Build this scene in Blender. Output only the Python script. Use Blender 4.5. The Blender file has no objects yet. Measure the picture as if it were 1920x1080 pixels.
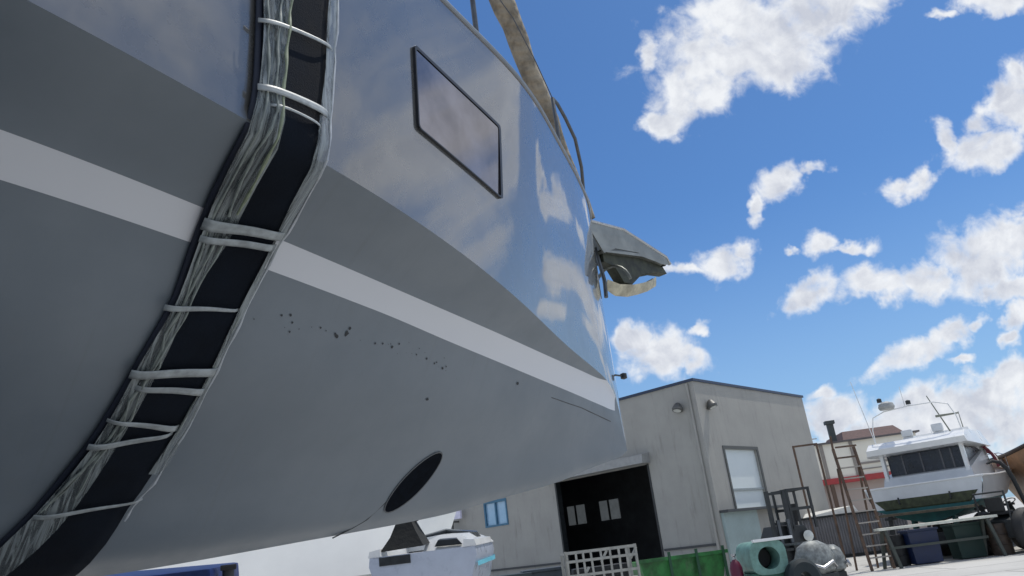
import bpy, bmesh, math, random
from mathutils import Vector, Matrix
random.seed(7)
sc = bpy.context.scene
COL = sc.collection
rad = math.radians

# ------------------------------------------------------------------ camera
PITCH = math.atan(500/1400.); ROLL = rad(7)
F = Vector((0, math.cos(PITCH), math.sin(PITCH)))
r0 = Vector((1, 0, 0)); u0 = Vector((0, -math.sin(PITCH), math.cos(PITCH)))
R = r0*math.cos(ROLL) - u0*math.sin(ROLL)
U = r0*math.sin(ROLL) + u0*math.cos(ROLL)
cam_d = bpy.data.cameras.new('camera'); cam = bpy.data.objects.new('camera', cam_d); COL.objects.link(cam)
cam_d.sensor_width = 36; cam_d.lens = 36*1400/1920.; cam_d.clip_end = 3000; cam_d.clip_start = .05
M = Matrix((R, U, -F)).transposed().to_4x4(); M.translation = Vector((0, 0, 1.6))
cam.matrix_world = M
sc.camera = cam
sc.view_settings.view_transform = 'Standard'; sc.view_settings.look = 'None'
sc.view_settings.exposure = 0.0; sc.view_settings.gamma = 1

# ------------------------------------------------------------------ sun + sky with clouds
SUN_AZ, SUN_EL = rad(57), rad(64.5)
sd = Vector((math.sin(SUN_AZ)*math.cos(SUN_EL), math.cos(SUN_AZ)*math.cos(SUN_EL), math.sin(SUN_EL)))
sl = bpy.data.lights.new('sun', 'SUN'); sl.energy = 3.0; sl.angle = rad(.5); sl.color = (1, .95, .87)
so = bpy.data.objects.new('sun', sl); COL.objects.link(so); so.rotation_euler = sd.to_track_quat('Z', 'Y').to_euler()

SKY_STR = .10; CLOUD_LO = (.60, .63, .71); CLOUD_HI = (.90, .92, .95)
world = bpy.data.worlds.new('World'); sc.world = world; world.use_nodes = True
nt = world.node_tree; nt.nodes.clear()

class G:
    """small helper to write node trees"""
    def __init__(s, nt): s.nt = nt
    def n(s, t, **k):
        x = s.nt.nodes.new(t)
        for a, b in k.items(): setattr(x, a, b)
        return x
    def put(s, sock, v):
        if isinstance(v, bpy.types.NodeSocket): s.nt.links.new(v, sock)
        elif v is not None:
            if hasattr(sock.default_value, '__len__') and not hasattr(v, '__len__'): v = (v,)*len(sock.default_value)
            if hasattr(v, '__len__') and len(sock.default_value) == 4 and len(v) == 3: v = (*v, 1)
            sock.default_value = v
    def m(s, op, a, b=None, c=None, clamp=False):
        x = s.n('ShaderNodeMath', operation=op, use_clamp=clamp)
        for i, v in enumerate((a, b, c)):
            if v is not None: s.put(x.inputs[i], v)
        return x.outputs[0]
    def v(s, op, a, b=None):
        x = s.n('ShaderNodeVectorMath', operation=op); s.put(x.inputs[0], a)
        if b is not None: s.put(x.inputs[1], b)
        return x.outputs['Value'] if op in ('DOT_PRODUCT', 'LENGTH') else x.outputs[0]
    def mr(s, x, a, b, c=0, d=1, it='SMOOTHSTEP'):
        q = s.n('ShaderNodeMapRange', interpolation_type=it)
        for i, v in enumerate((x, a, b, c, d)): s.put(q.inputs[i], v)
        return q.outputs[0]
    def mix(s, f, a, b):
        q = s.n('ShaderNodeMix', data_type='RGBA'); s.put(q.inputs[0], f); s.put(q.inputs[6], a); s.put(q.inputs[7], b)
        return q.outputs[2]
    def noise(s, vec, sc=5, det=4, rough=.5, out=0, dist=0):
        q = s.n('ShaderNodeTexNoise'); s.put(q.inputs['Vector'], vec); q.inputs['Scale'].default_value = sc
        q.inputs['Detail'].default_value = det; q.inputs['Roughness'].default_value = rough; q.inputs['Distortion'].default_value = dist
        return q.outputs[out]

# clouds: (x, y, half width, half height, tilt) as tangents of angles about the middle of the cloud field
PXC = [(1400,80,185,92,12),(1545,20,135,58,15),(1300,165,95,62,35),(1250,218,50,28,15),(1218,95,30,56,-10,.3),(1365,20,90,60,0),(1470,120,90,60,20),
 (1855,6,85,24,0),(1905,185,45,75,0),(1855,270,75,42,15),(1782,255,26,58,28,.22),(1905,125,34,30,0,.2),(1840,225,44,40,30,.25),(1760,30,40,14,10,.42),(1300,130,40,60,0,.3),
 (1460,345,46,34,10),(1522,328,48,18,15,.34),(1420,392,22,30,-10,.22),(1700,348,60,27,18),
 (1355,482,56,34,15),(1280,502,60,17,5,.26),(1392,462,34,22,20,.3),
 (1545,455,40,30,-10,.27),(1590,472,66,18,-3,.3),(1495,462,20,12,0,.4),
 (1515,545,58,34,30),(1645,540,76,34,0),(1740,528,66,36,8),(1850,478,100,68,22),(1900,540,70,30,0),(1905,440,60,50,0),
 (1235,668,70,42,-12),(1190,640,34,34,0),(1305,622,40,20,38,.28),(1290,685,50,22,-10),
 (1715,668,100,30,22),(1790,622,46,26,35),(1832,600,34,16,30,.28),(1800,682,40,14,0,.3),
 (1905,590,28,40,0),(1900,640,22,22,0),
 (1800,770,240,52,12),(1900,720,90,38,20),(1560,775,80,44,5),(1640,820,120,40,5),(1700,790,100,26,10),(1540,735,40,20,10),(1600,850,220,55,2),(1860,800,150,60,12),(1760,835,160,40,5)]
vd = nt
g = G(nt)
tc = g.n('ShaderNodeTexCoord').outputs['Generated']
def cloud_group():
    t = bpy.data.node_groups.new('cloud_density', 'ShaderNodeTree')
    t.interface.new_socket('P', in_out='INPUT', socket_type='NodeSocketVector')
    t.interface.new_socket('D', in_out='OUTPUT', socket_type='NodeSocketFloat'); t.interface.new_socket('B', in_out='OUTPUT', socket_type='NodeSocketFloat')
    k = G(t); P = k.n('NodeGroupInput').outputs[0]
    w1 = k.v('SUBTRACT', k.noise(P, 9, 2, .5, out=1), (.5, .5, .5)); w1 = k.v('MULTIPLY', w1, (.055, .055, 0))
    w2 = k.v('SUBTRACT', k.noise(P, 34, 3, .6, out=1), (.5, .5, .5)); w2 = k.v('MULTIPLY', w2, (.034, .034, 0))
    Q = k.v('ADD', k.v('ADD', P, w1), w2)
    cur = None
    for q_ in PXC:
        x, y, a, b, an = q_[:5]; off = q_[5] if len(q_) > 5 else 0
        mp = k.n('ShaderNodeMapping', vector_type='TEXTURE'); k.put(mp.inputs[0], Q)
        mp.inputs[1].default_value = ((x-960)/1400., (540-y)/1400., 0)
        mp.inputs[2].default_value = (0, 0, rad(an)); mp.inputs[3].default_value = (a/1400.*1.12, b/1400.*1.18, 1)
        d = k.m('SUBTRACT', 1-off, k.v('LENGTH', mp.outputs[0]))
        cur = d if cur is None else k.m('MAXIMUM', cur, d)
    nz = k.m('SUBTRACT', k.noise(P, 26, 6, .56, dist=.35), .5)
    blob = k.m('MINIMUM', cur, .6)
    cur = k.m('ADD', blob, k.m('MULTIPLY', nz, 1.45))
    go = k.n('NodeGroupOutput'); k.nt.links.new(cur, go.inputs[0]); k.nt.links.new(blob, go.inputs[1])
    return t
cg = cloud_group()
def dens(P):
    q = g.n('ShaderNodeGroup'); q.node_tree = cg; g.put(q.inputs[0], P); return q.outputs
vf = g.m('MAXIMUM', g.v('DOT_PRODUCT', tc, tuple(F)), .05)
comb = g.n('ShaderNodeCombineXYZ')
g.put(comb.inputs[0], g.m('DIVIDE', g.v('DOT_PRODUCT', tc, tuple(R)), vf)); g.put(comb.inputs[1], g.m('DIVIDE', g.v('DOT_PRODUCT', tc, tuple(U)), vf))
P = comb.outputs[0]
D1, B1_ = dens(P); N1 = g.noise(P, 27, 5, .6, dist=.3); N2 = g.noise(g.v('ADD', P, (.006, .012, 0)), 27, 5, .6, dist=.3)
# clouds over the rest of the sky
sep = g.n('ShaderNodeSeparateXYZ'); g.put(sep.inputs[0], tc)
zz = g.m('ADD', g.m('MAXIMUM', sep.outputs[2], 0), .22)
cq = g.n('ShaderNodeCombineXYZ'); g.put(cq.inputs[0], g.m('DIVIDE', sep.outputs[0], zz)); g.put(cq.inputs[1], g.m('DIVIDE', sep.outputs[1], zz))
gen = g.noise(cq.outputs[0], 2.1, 8, .58, dist=.25)
genD = g.m('MULTIPLY', g.m('SUBTRACT', gen, .42), 3.2)
# how far outside the built cloud field
ax = g.m('ABSOLUTE', g.m('SUBTRACT', g.v('DOT_PRODUCT', P, (1, 0, 0)), .12)); ay = g.m('ABSOLUTE', g.v('DOT_PRODUCT', P, (0, 1, 0)))
outw = g.m('MAXIMUM', g.mr(ax, .60, .78), g.mr(ay, .42, .58))
back = g.mr(g.v('DOT_PRODUCT', tc, tuple(F)), .15, .3, 1, 0)
outw = g.m('MAXIMUM', outw, back)
Dg = g.m('SUBTRACT', genD, g.m('MULTIPLY', g.m('SUBTRACT', 1, outw), 3))
D = g.m('MAXIMUM', g.m('SUBTRACT', D1, g.m('MULTIPLY', back, 5)), Dg)
alpha = g.mr(D, -.08, .60)
rel = g.m('MULTIPLY', g.m('SUBTRACT', N1, N2), 1.8)
thick = g.m('MAXIMUM', g.m('MULTIPLY', g.mr(B1_, .12, .6), g.mr(D1, .1, .6)), g.m('MULTIPLY', g.mr(Dg, .15, .8), .95))
soft = g.noise(P, 9, 3, .5)
lum = g.m('ADD', g.m('SUBTRACT', .98, g.m('MULTIPLY', thick, g.mr(soft, .34, .64, .10, .85))), g.m('MULTIPLY', rel, g.m('SUBTRACT', 1, outw)), clamp=True)
ccol = g.mix(lum, CLOUD_LO, CLOUD_HI)
sky = g.n('ShaderNodeTexSky', sky_type='NISHITA', sun_disc=False, sun_elevation=SUN_EL, sun_rotation=SUN_AZ, air_density=1.0, dust_density=.6, ozone_density=1.6)
SKYMUL = (.50, .80, 1.12)
skyc = g.v('MULTIPLY', g.v('MULTIPLY', sky.outputs[0], (SKY_STR,)*3), SKYMUL)
hz = g.mr(sep.outputs[2], -.02, .42, .6, 0)
skyc = g.mix(hz, skyc, (.40, .60, .84))
b1 = g.n('ShaderNodeBackground'); b2 = g.n('ShaderNodeBackground')
g.put(b1.inputs[0], skyc); g.put(b2.inputs[0], ccol)
ms = g.n('ShaderNodeMixShader'); g.put(ms.inputs[0], g.m('MULTIPLY', alpha, .97)); nt.links.new(b1.outputs[0], ms.inputs[1]); nt.links.new(b2.outputs[0], ms.inputs[2])
nt.links.new(ms.outputs[0], g.n('ShaderNodeOutputWorld').inputs[0])

# ------------------------------------------------------------------ materials
MATS = {}
def mat(name, col, rough=.6, metal=0, var=.12, vs=6, bump=0, bs=60, coat=0, emit=None, alpha=None, spec=.5, wave=None, trans=0):
    if name in MATS: return MATS[name]
    m = bpy.data.materials.new(name); m.use_nodes = True; t = m.node_tree; k = G(t)
    p = t.nodes['Principled BSDF']
    oc = k.n('ShaderNodeTexCoord').outputs['Object']
    n1 = k.noise(oc, vs, 5, .6)
    f = k.mr(n1, .25, .75)
    lo = tuple(c*(1-var) for c in col); hi = tuple(min(1, c*(1+var)) for c in col)
    c = k.mix(f, lo, hi)
    n2 = k.noise(oc, vs*.23, 3, .5); c = k.mix(k.mr(n2, .52, .8, 0, var*1.6), c, tuple(x*.55 for x in col))
    k.put(p.inputs['Base Color'], c)
    k.put(p.inputs['Roughness'], k.mr(n1, .2, .8, max(0, rough-.06), min(1, rough+.08)))
    p.inputs['Metallic'].default_value = metal; p.inputs['Specular IOR Level'].default_value = spec
    if coat: p.inputs['Coat Weight'].default_value = coat; p.inputs['Coat Roughness'].default_value = .05
    if trans: p.inputs['Transmission Weight'].default_value = trans
    h = None
    if bump: h = k.m('MULTIPLY', k.noise(oc, bs, 3, .6), bump)
    if wave:
        w = k.n('ShaderNodeTexWave', bands_direction=wave[0]); k.put(w.inputs[0], oc); w.inputs['Scale'].default_value = wave[1]
        hw = k.m('MULTIPLY', w.outputs[1], wave[2]); h = hw if h is None else k.m('ADD', h, hw)
    if h is not None:
        b = k.n('ShaderNodeBump'); b.inputs['Distance'].default_value = .02; b.inputs['Strength'].default_value = .8; k.put(b.inputs['Height'], h)
        t.links.new(b.outputs[0], p.inputs['Normal'])
    if emit: p.inputs['Emission Color'].default_value = (*emit[:3], 1); p.inputs['Emission Strength'].default_value = emit[3]
    if alpha is not None: k.put(p.inputs['Alpha'], alpha)
    MATS[name] = m; return m
def hull_material():
    m = bpy.data.materials.new('yacht_hull_paint'); m.use_nodes = True; t = m.node_tree; k = G(t); p = t.nodes['Principled BSDF']
    at = k.n('ShaderNodeAttribute', attribute_name='bands'); s = k.n('ShaderNodeSeparateXYZ'); k.put(s.inputs[0], at.outputs['Vector'])
    at2 = k.n('ShaderNodeAttribute', attribute_name='station'); s2 = k.n('ShaderNodeSeparateXYZ'); k.put(s2.inputs[0], at2.outputs['Vector'])
    oc = k.n('ShaderNodeTexCoord').outputs['Object']
    top = k.m('GREATER_THAN', s.outputs[2], 0)
    stripe = k.m('MULTIPLY', k.m('MULTIPLY', k.m('LESS_THAN', s.outputs[0], 0), k.m('GREATER_THAN', s.outputs[1], 0)), k.m('GREATER_THAN', s2.outputs[0], .19))
    n = k.noise(oc, 1.6, 6, .6); n3 = k.noise(oc, 7, 5, .6)
    anti = k.mix(k.mr(n, .3, .7), (.136, .166, .196), (.164, .194, .224))
    anti = k.mix(k.mr(n3, .55, .8, 0, .35), anti, (.158, .178, .196))
    sm_ = k.n('ShaderNodeMapping'); k.put(sm_.inputs[0], at2.outputs['Vector']); sm_.inputs[3].default_value = (14, .8, 1)
    anti = k.mix(k.mr(k.noise(sm_.outputs[0], 1.5, 5, .6), .54, .75, 0, .30), anti, (.13, .148, .165))
    # scuffs where the paint has been knocked off, a little under the white stripe
    st = k.n('ShaderNodeMapping'); k.put(st.inputs[0], at2.outputs['Vector']); st.inputs[3].default_value = (9, 30, 1)
    sp = k.noise(st.outputs[0], 3.2, 3, .7)
    zone = k.m('MULTIPLY', k.mr(s2.outputs[1], 2.50, 2.57), k.mr(s2.outputs[1], 2.62, 2.66, 1, 0))
    zone = k.m('MULTIPLY', zone, k.m('LESS_THAN', s2.outputs[0], 3.7))
    chips = k.m('MULTIPLY', k.mr(sp, .70, .72), zone)
    anti = k.mix(k.m('MULTIPLY', chips, .8), anti, (.035, .04, .045))
    c = k.mix(stripe, anti, (.62, .64, .68))
    paint = k.mix(k.mr(n, .3, .7), (.095, .096, .093), (.107, .108, .105))
    c = k.mix(top, c, paint)
    k.put(p.inputs['Base Color'], c)
    k.put(p.inputs['Roughness'], k.m('ADD', k.mr(top, 0, 1, .36, .25, 'LINEAR'), k.mr(n3, .3, .75, 0, .1)))
    k.put(p.inputs['Metallic'], k.m('MULTIPLY', top, .2))
    k.put(p.inputs['Coat Weight'], top); p.inputs['Coat Roughness'].default_value = .03; p.inputs['Coat IOR'].default_value = 1.8
    k.put(p.inputs['Specular IOR Level'], k.mr(top, 0, 1, .55, .8, 'LINEAR'))
    b = k.n('ShaderNodeBump'); b.inputs['Distance'].default_value = .004; b.inputs['Strength'].default_value = .35
    k.put(b.inputs['Height'], k.noise(oc, 2.2, 2, .5)); t.links.new(b.outputs[0], p.inputs['Coat Normal'])
    b2 = k.n('ShaderNodeBump'); b2.inputs['Distance'].default_value = .0006; b2.inputs['Strength'].default_value = .12
    k.put(b2.inputs['Height'], k.noise(oc, 90, 3, .6)); t.links.new(b2.outputs[0], p.inputs['Normal'])
    return m
def film_material():
    m = bpy.data.materials.new('wrinkled_plastic_film'); m.use_nodes = True; t = m.node_tree; k = G(t); p = t.nodes['Principled BSDF']
    at = k.n('ShaderNodeAttribute', attribute_name='station')
    mp = k.n('ShaderNodeMapping'); k.put(mp.inputs[0], at.outputs['Vector']); mp.inputs[3].default_value = (26, 3.2, 1)
    n = k.noise(mp.outputs[0], 2.2, 6, .65, dist=.8)
    k.put(p.inputs['Base Color'], k.mix(k.mr(n, .35, .7), (.16, .19, .20), (.29, .33, .34)))
    p.inputs['Roughness'].default_value = .3; p.inputs['Specular IOR Level'].default_value = .7
    b = k.n('ShaderNodeBump'); b.inputs['Distance'].default_value = .004; k.put(b.inputs['Height'], n); t.links.new(b.outputs[0], p.inputs['Normal'])
    k.put(p.inputs['Alpha'], k.mr(n, .36, .66, .30, .85))
    return m

mt_white = mat('white_gelcoat', (.78, .79, .78), .3, var=.04, vs=3, coat=.4)
mt_steel = mat('brushed_steel', (.45, .46, .47), .28, 1, var=.1, vs=20)
mt_dsteel = mat('dark_steel_tube', (.10, .11, .12), .4, .6, var=.2, vs=20)
mt_black = mat('black_rubber', (.018, .019, .02), .7, var=.3, vs=14)
mt_blackm = mat('black_machine_paint', (.022, .026, .028), .45, var=.4, vs=9)
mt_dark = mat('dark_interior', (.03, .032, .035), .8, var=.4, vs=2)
mt_glass = mat('dark_window_glass', (.02, .025, .03), .06, var=.05, spec=.9)

# ------------------------------------------------------------------ object helpers
def tag(o, label=None, cat=None, group=None, kind=None):
    if label: o['label'] = label
    if cat: o['category'] = cat
    if group: o['group'] = group
    if kind: o['kind'] = kind
    return o
def thing(name, label, cat, loc=(0, 0, 0), rz=0, group=None):
    o = bpy.data.objects.new(name, None); COL.objects.link(o); o.empty_display_size = .2
    o.location = loc; o.rotation_euler = (0, 0, rz)
    return tag(o, label, cat, group)
class MB:
    def __init__(s): s.bm = bmesh.new()
    def face(s, pts):
        try: s.bm.faces.new([s.bm.verts.new(p) for p in pts])
        except ValueError: pass
        return s
    def hexa(s, a, b):  # two quads (bottom, top) -> closed box
        va = [s.bm.verts.new(p) for p in a]; vb = [s.bm.verts.new(p) for p in b]; n = len(a)
        s.bm.faces.new(va[::-1]); s.bm.faces.new(vb)
        for i in range(n): s.bm.faces.new((va[i], va[(i+1) % n], vb[(i+1) % n], vb[i]))
        return s
    def box(s, x0, x1, y0, y1, z0, z1):
        return s.hexa([(x0, y0, z0), (x1, y0, z0), (x1, y1, z0), (x0, y1, z0)], [(x0, y0, z1), (x1, y0, z1), (x1, y1, z1), (x0, y1, z1)])
    def bar(s, a, b, w, h=None, up=(0, 0, 1)):
        a = Vector(a); b = Vector(b); h = h or w; d = (b-a).normalized(); up = Vector(up)
        if abs(d.dot(up)) > .95: up = Vector((0, 1, 0))
        x = d.cross(up).normalized()*w/2; y = x.cross(d).normalized()*h/2
        return s.hexa([a-x-y, a+x-y, a+x+y, a-x+y], [b-x-y, b+x-y, b+x+y, b-x+y])
    def tube(s, path, r, n=10, cap=True):
        path = [Vector(p) for p in path]; N = len(path); rs = r if hasattr(r, '__len__') else [r]*N
        rings = []; ref = None
        for i, p in enumerate(path):
            d = (path[min(i+1, N-1)]-path[max(i-1, 0)]).normalized()
            if ref is None: ref = Vector((0, 0, 1)) if abs(d.z) < .9 else Vector((1, 0, 0))
            x = d.cross(ref).normalized(); y = d.cross(x); ref = x.cross(d)*1.0
            rings.append([s.bm.verts.new(p+(x*math.cos(6.2832*j/n)+y*math.sin(6.2832*j/n))*rs[i]) for j in range(n)])
        for a, b in zip(rings, rings[1:]):
            for j in range(n): s.bm.faces.new((a[j], a[(j+1) % n], b[(j+1) % n], b[j]))
        if cap: s.bm.faces.new(rings[0][::-1]); s.bm.faces.new(rings[-1])
        return s
    def lathe(s, c, prof, ax=(0, 0, 1), n=24):  # prof: (radius, height along axis)
        c = Vector(c); ax = Vector(ax).normalized(); ref = Vector((0, 0, 1)) if abs(ax.z) < .9 else Vector((1, 0, 0))
        x = ax.cross(ref).normalized(); y = ax.cross(x); rings = []
        for r, h in prof: rings.append([s.bm.verts.new(c+ax*h+(x*math.cos(6.2832*j/n)+y*math.sin(6.2832*j/n))*max(r, 1e-4)) for j in range(n)])
        for a, b in zip(rings, rings[1:]):
            for j in range(n): s.bm.faces.new((a[j], a[(j+1) % n], b[(j+1) % n], b[j]))
        return s
    def prism(s, poly, f0, f1):  # poly of 2D points, f0/f1 map a 2D point to 3D
        return s.hexa([f0(*p) for p in poly], [f1(*p) for p in poly])
    def loft(s, secs, cap=True, close=False):
        rings = [[s.bm.verts.new(p) for p in q] for q in secs]
        for a, b in zip(rings, rings[1:]):
            m = len(a)
            for j in range(m if close else m-1): s.bm.faces.new((a[j], a[(j+1) % m], b[(j+1) % m], b[j]))
        if cap:
            for q in (rings[0], rings[-1]):
                try: s.bm.faces.new(q)
                except ValueError: pass
        return s
    def build(s, name, m, parent=None, bevel=0, smooth=False, label=None):
        bmesh.ops.recalc_face_normals(s.bm, faces=s.bm.faces[:])
        if bevel:
            es = [e for e in s.bm.edges if len(e.link_faces) == 2 and e.calc_face_angle(0) > .6]
            bmesh.ops.bevel(s.bm, geom=es, offset=bevel, segments=2, affect='EDGES', profile=.7, clamp_overlap=True)
        me = bpy.data.meshes.new(name); s.bm.to_mesh(me); s.bm.free()
        for mm in (m if isinstance(m, list) else [m]): me.materials.append(mm)
        if smooth: me.shade_smooth(); me.set_sharp_from_angle(angle=rad(smooth if smooth is not True else 38))
        o = bpy.data.objects.new(name, me); COL.objects.link(o); o.parent = parent
        if label: o['label'] = label
        return o
def arc(c, r, a0, a1, n, f):
    return [f(c[0]+r*math.cos(a0+(a1-a0)*i/n), c[1]+r*math.sin(a0+(a1-a0)*i/n)) for i in range(n+1)]

# ------------------------------------------------------------------ ground
def concrete():
    m = bpy.data.materials.new('yard_concrete'); m.use_nodes = True; t = m.node_tree; k = G(t); p = t.nodes['Principled BSDF']
    oc = k.n('ShaderNodeTexCoord').outputs['Object']
    c = k.mix(k.mr(k.noise(oc, .35, 6, .6), .3, .7), (.46, .455, .435), (.56, .555, .53))
    c = k.mix(k.mr(k.noise(oc, 3, 5, .65), .55, .8, 0, .5), c, (.30, .295, .28))
    br = k.n('ShaderNodeTexBrick'); k.put(br.inputs['Vector'], oc); br.inputs['Scale'].default_value = .12; br.inputs['Mortar Size'].default_value = .004
    br.inputs['Color1'].default_value = (1, 1, 1, 1); br.inputs['Color2'].default_value = (.93, .93, .93, 1); br.inputs['Mortar'].default_value = (.45, .45, .45, 1)
    c = k.v('MULTIPLY', c, br.outputs[0])
    k.put(p.inputs['Base Color'], c); p.inputs['Roughness'].default_value = .85
    b = k.n('ShaderNodeBump'); b.inputs['Distance'].default_value = .01; k.put(b.inputs['Height'], k.noise(oc, 30, 4, .6)); t.links.new(b.outputs[0], p.inputs['Normal'])
    return m
mb = MB(); mb.face([(-900, -900, 0), (900, -900, 0), (900, 900, 0), (-900, 900, 0)])
tag(mb.build('ground', concrete()), kind='structure')

mt_cut = mat('bounce_cut_dark', (.052, .052, .054), .9, var=.25, vs=.8, bump=.5, bs=60)
mb = MB(); mb.face([(-18, -14, .004), (1.0, -14, .004), (.8, .5, .004), (-1.2, 3.4, .004), (-18, 6.0, .004)]); tag(mb.build('bounce_cut_patch', mt_cut), kind='structure')  # unseen dark ground patch added to cut bounce light on the hull's left
# ------------------------------------------------------------------ the yacht in the sling
HD = rad(44)
AX = (-math.sin(HD), -math.cos(HD)); NX = (math.cos(HD), -math.sin(HD)); ST = (.77, 6.2)
def interp(t, xs, ys):
    n = len(xs)
    if t <= xs[0]: return ys[0]
    if t >= xs[-1]: return ys[-1]
    i = 0
    while t > xs[i+1]: i += 1
    def slp(j):
        if j == 0: return (ys[1]-ys[0])/(xs[1]-xs[0])
        if j == n-1: return (ys[-1]-ys[-2])/(xs[-1]-xs[-2])
        a = (ys[j]-ys[j-1])/(xs[j]-xs[j-1]); b = (ys[j+1]-ys[j])/(xs[j+1]-xs[j])
        return 0. if a*b <= 0 else 2*a*b/(a+b)
    h = xs[i+1]-xs[i]; u = (t-xs[i])/h
    return (2*u**3-3*u*u+1)*ys[i]+(u**3-2*u*u+u)*h*slp(i)+(-2*u**3+3*u*u)*ys[i+1]+(u**3-u*u)*h*slp(i+1)
DS = [0,.1,.23,.5,.86,1.47,2.0,2.93,3.8,4.13,4.47,4.72,5.5,7,9,12]
ZC = [2.3,2.6,2.76,2.83,2.85,2.89,2.91,2.94,2.95,2.95,2.95,2.95,2.95,2.95,2.95,2.95]
BC = [0,.06,.135,.265,.417,.70,.985,1.425,1.763,1.858,1.974,2.05,2.2,2.35,2.4,2.3]
B1 = [0,.055,.12,.225,.365,.585,.785,1.115,1.42,1.525,1.635,1.70,1.83,1.97,2.0,1.85]
ZK = [2.3,2.25,2.22,2.16,2.07,1.97,1.885,1.80,1.73,1.715,1.7,1.69,1.67,1.65,1.7,1.9]
BS = [0,.085,.19,.39,.60,.92,1.21,1.505,1.80,1.90,2.01,2.09,2.26,2.42,2.45,2.38]
ZS = [4.3,4.3,4.3,4.3,4.3,4.3,4.29,4.28,4.26,4.25,4.24,4.23,4.2,4.15,4.1,4.1]
S2D = [.27,.45,1.25,1.85,2.5,3.15,4,12]; S2Z = [2.60,2.615,2.652,2.672,2.692,2.712,2.718,2.718]
def T(tab, d):
    if tab is ZK or d > 11: return interp(d, DS, tab)
    w = min(.62, d*.85)  # running mean: keeps the surface fair so that reflections flow
    return sum(interp(d+w*u, DS, tab)*(1-abs(u)) for u in (-.8, -.6, -.4, -.2, 0, .2, .4, .6, .8))/5.0
def sec(d):
    zc, bc, b1, zk, bs, zs = T(ZC, d), T(BC, d), T(B1, d), T(ZK, d), T(BS, d), T(ZS, d)
    zs1 = min(2.8, zc-.03) if zc > 2.35 else zc-.001
    H = zs1-zk; b1 = min(b1, bc*.97)
    return [zk, zk+.06*H, zk+.3*H, zk+.62*H, zs1, zc], [0, b1*.13, b1*.36, b1*.70, b1, bc], zs, bs
def hb(d, z, s=None):
    zz_, bb, zs, bs = s or sec(d)
    if z <= zz_[0]: return 0.
    if z <= zz_[-1]: return interp(z, zz_, bb)
    t = (z-zz_[-1])/(zs-zz_[-1])
    if t > 1: return bs
    return bb[-1]+(bs-bb[-1])*(t+.05*math.sin(math.pi*t))
# everything on the yacht is built in its own frame: x = aft of the stem, y = to starboard, z = up
yacht = thing('sailing_yacht', 'large silver grey sailing yacht hull with white boot stripe hanging in black lifting sling', 'yacht', (ST[0], ST[1], 0), 0)
# frame x aft / y starboard is a rotation about z (right handed: aft x starboard = up?)
yacht.rotation_euler = (0, 0, math.atan2(AX[1], AX[0]))
FLIP = 1 if (AX[0]*NX[1]-AX[1]*NX[0]) > 0 else -1
def L(d, b, z): return (d, b*FLIP, z)
mt_hull = hull_material()
def add_attr(me, name, data):
    a = me.attributes.new(name, 'FLOAT_VECTOR', 'POINT')
    a.data.foreach_set('vector', [c for v in data for c in v])
def hull_mesh():
    ds = [0, .015, .04, .07, .1, .13, .18, .23, .3, .38, .46, .56, .66, .76, .86]
    while ds[-1] < 5.2: ds.append(ds[-1]+.09)
    while ds[-1] < 12: ds.append(min(12, ds[-1]+.4))
    n1, n2, n3 = 26, 10, 22
    verts, bands, stn, faces = [], [], [], []
    for sg in (1, -1):
        base = len(verts)
        for d in ds:
            s = sec(d); zk, zs1, zc = s[0][0], s[0][4], s[0][5]; zs = s[2]
            zl = [zk+(zs1-zk)*(i/n1)**1.6 for i in range(n1)]+[zs1+(zc-zs1)*i/n2 for i in range(n2)]+[zc+(zs-zc)*i/n3 for i in range(n3+1)]
            for z in zl:
                verts.append(L(d, sg*hb(d, z, s), z)); stn.append((d, z, 0))
                bands.append((z-2.8, z-interp(d, S2D, S2Z), (z-zc)*10))
        m = n1+n2+n3+1
        for i in range(len(ds)-1):
            for j in range(m-1):
                a = base+i*m+j; q = (a, a+1, a+m+1, a+m)
                faces.append(q if sg == 1 else q[::-1])
    me = bpy.data.meshes.new('hull'); me.from_pydata(verts, [], faces); add_attr(me, 'bands', bands); add_attr(me, 'station', stn)
    me.materials.append(mt_hull); me.shade_smooth()
    sharp = me.attributes.new('sharp_edge', 'BOOLEAN', 'EDGE'); m = n1+n2+n3+1
    for e in me.edges:
        a, b = e.vertices
        if a % m == b % m == n1+n2 and stn[a][0] > .2: sharp.data[e.index].value = True
    o = bpy.data.objects.new('hull', me); COL.objects.link(o); o.parent = yacht
    return ds
ds = hull_mesh()
# deck, transom, toe rail
mb = MB(); mt_deck = mat('teak_deck', (.30, .22, .14), .6, vs=4)
rows = [[L(d, T(BS, d)*t, T(ZS, d)-.02+.04*(1-t*t)) for t in (-1, -.5, 0, .5, 1)] for d in ds]
mb.loft(rows, cap=False); mb.build('deck', mt_deck, yacht, smooth=True)
mb = MB(); s = sec(12); zl = [s[0][0]+(s[2]-s[0][0])*i/14 for i in range(15)]
mb.loft([[L(12, -hb(12, z, s), z), L(12.02, 0, z), L(12, hb(12, z, s), z)] for z in zl], cap=False); mb.build('transom', mt_white, yacht)
for sg in (1, -1):
    mb = MB(); mb.tube([L(d, sg*(T(BS, d)-.004), T(ZS, d)+.005) for d in ds if d < 11.9], .016, 8); mb.build('toe_rail', mat('toe_rail_paint', (.22, .24, .26), .3, .3), yacht, smooth=True)
mb = MB()
for (z, x0, x1, w) in [(0, 0, 0, 0)]: pass
mb.loft([[L(5.6+.12*(1.7-z), .10, z), L(6.3, .16, z), L(7.5, .02, z), L(7.5, -.02, z), L(6.3, -.16, z), L(5.6+.12*(1.7-z), -.10, z)] for z in (1.72, 1.2, .7, .35)], close=True)
mb.build('keel', mat('keel_paint', (.16, .17, .175), .6), yacht, smooth=True)
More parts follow.
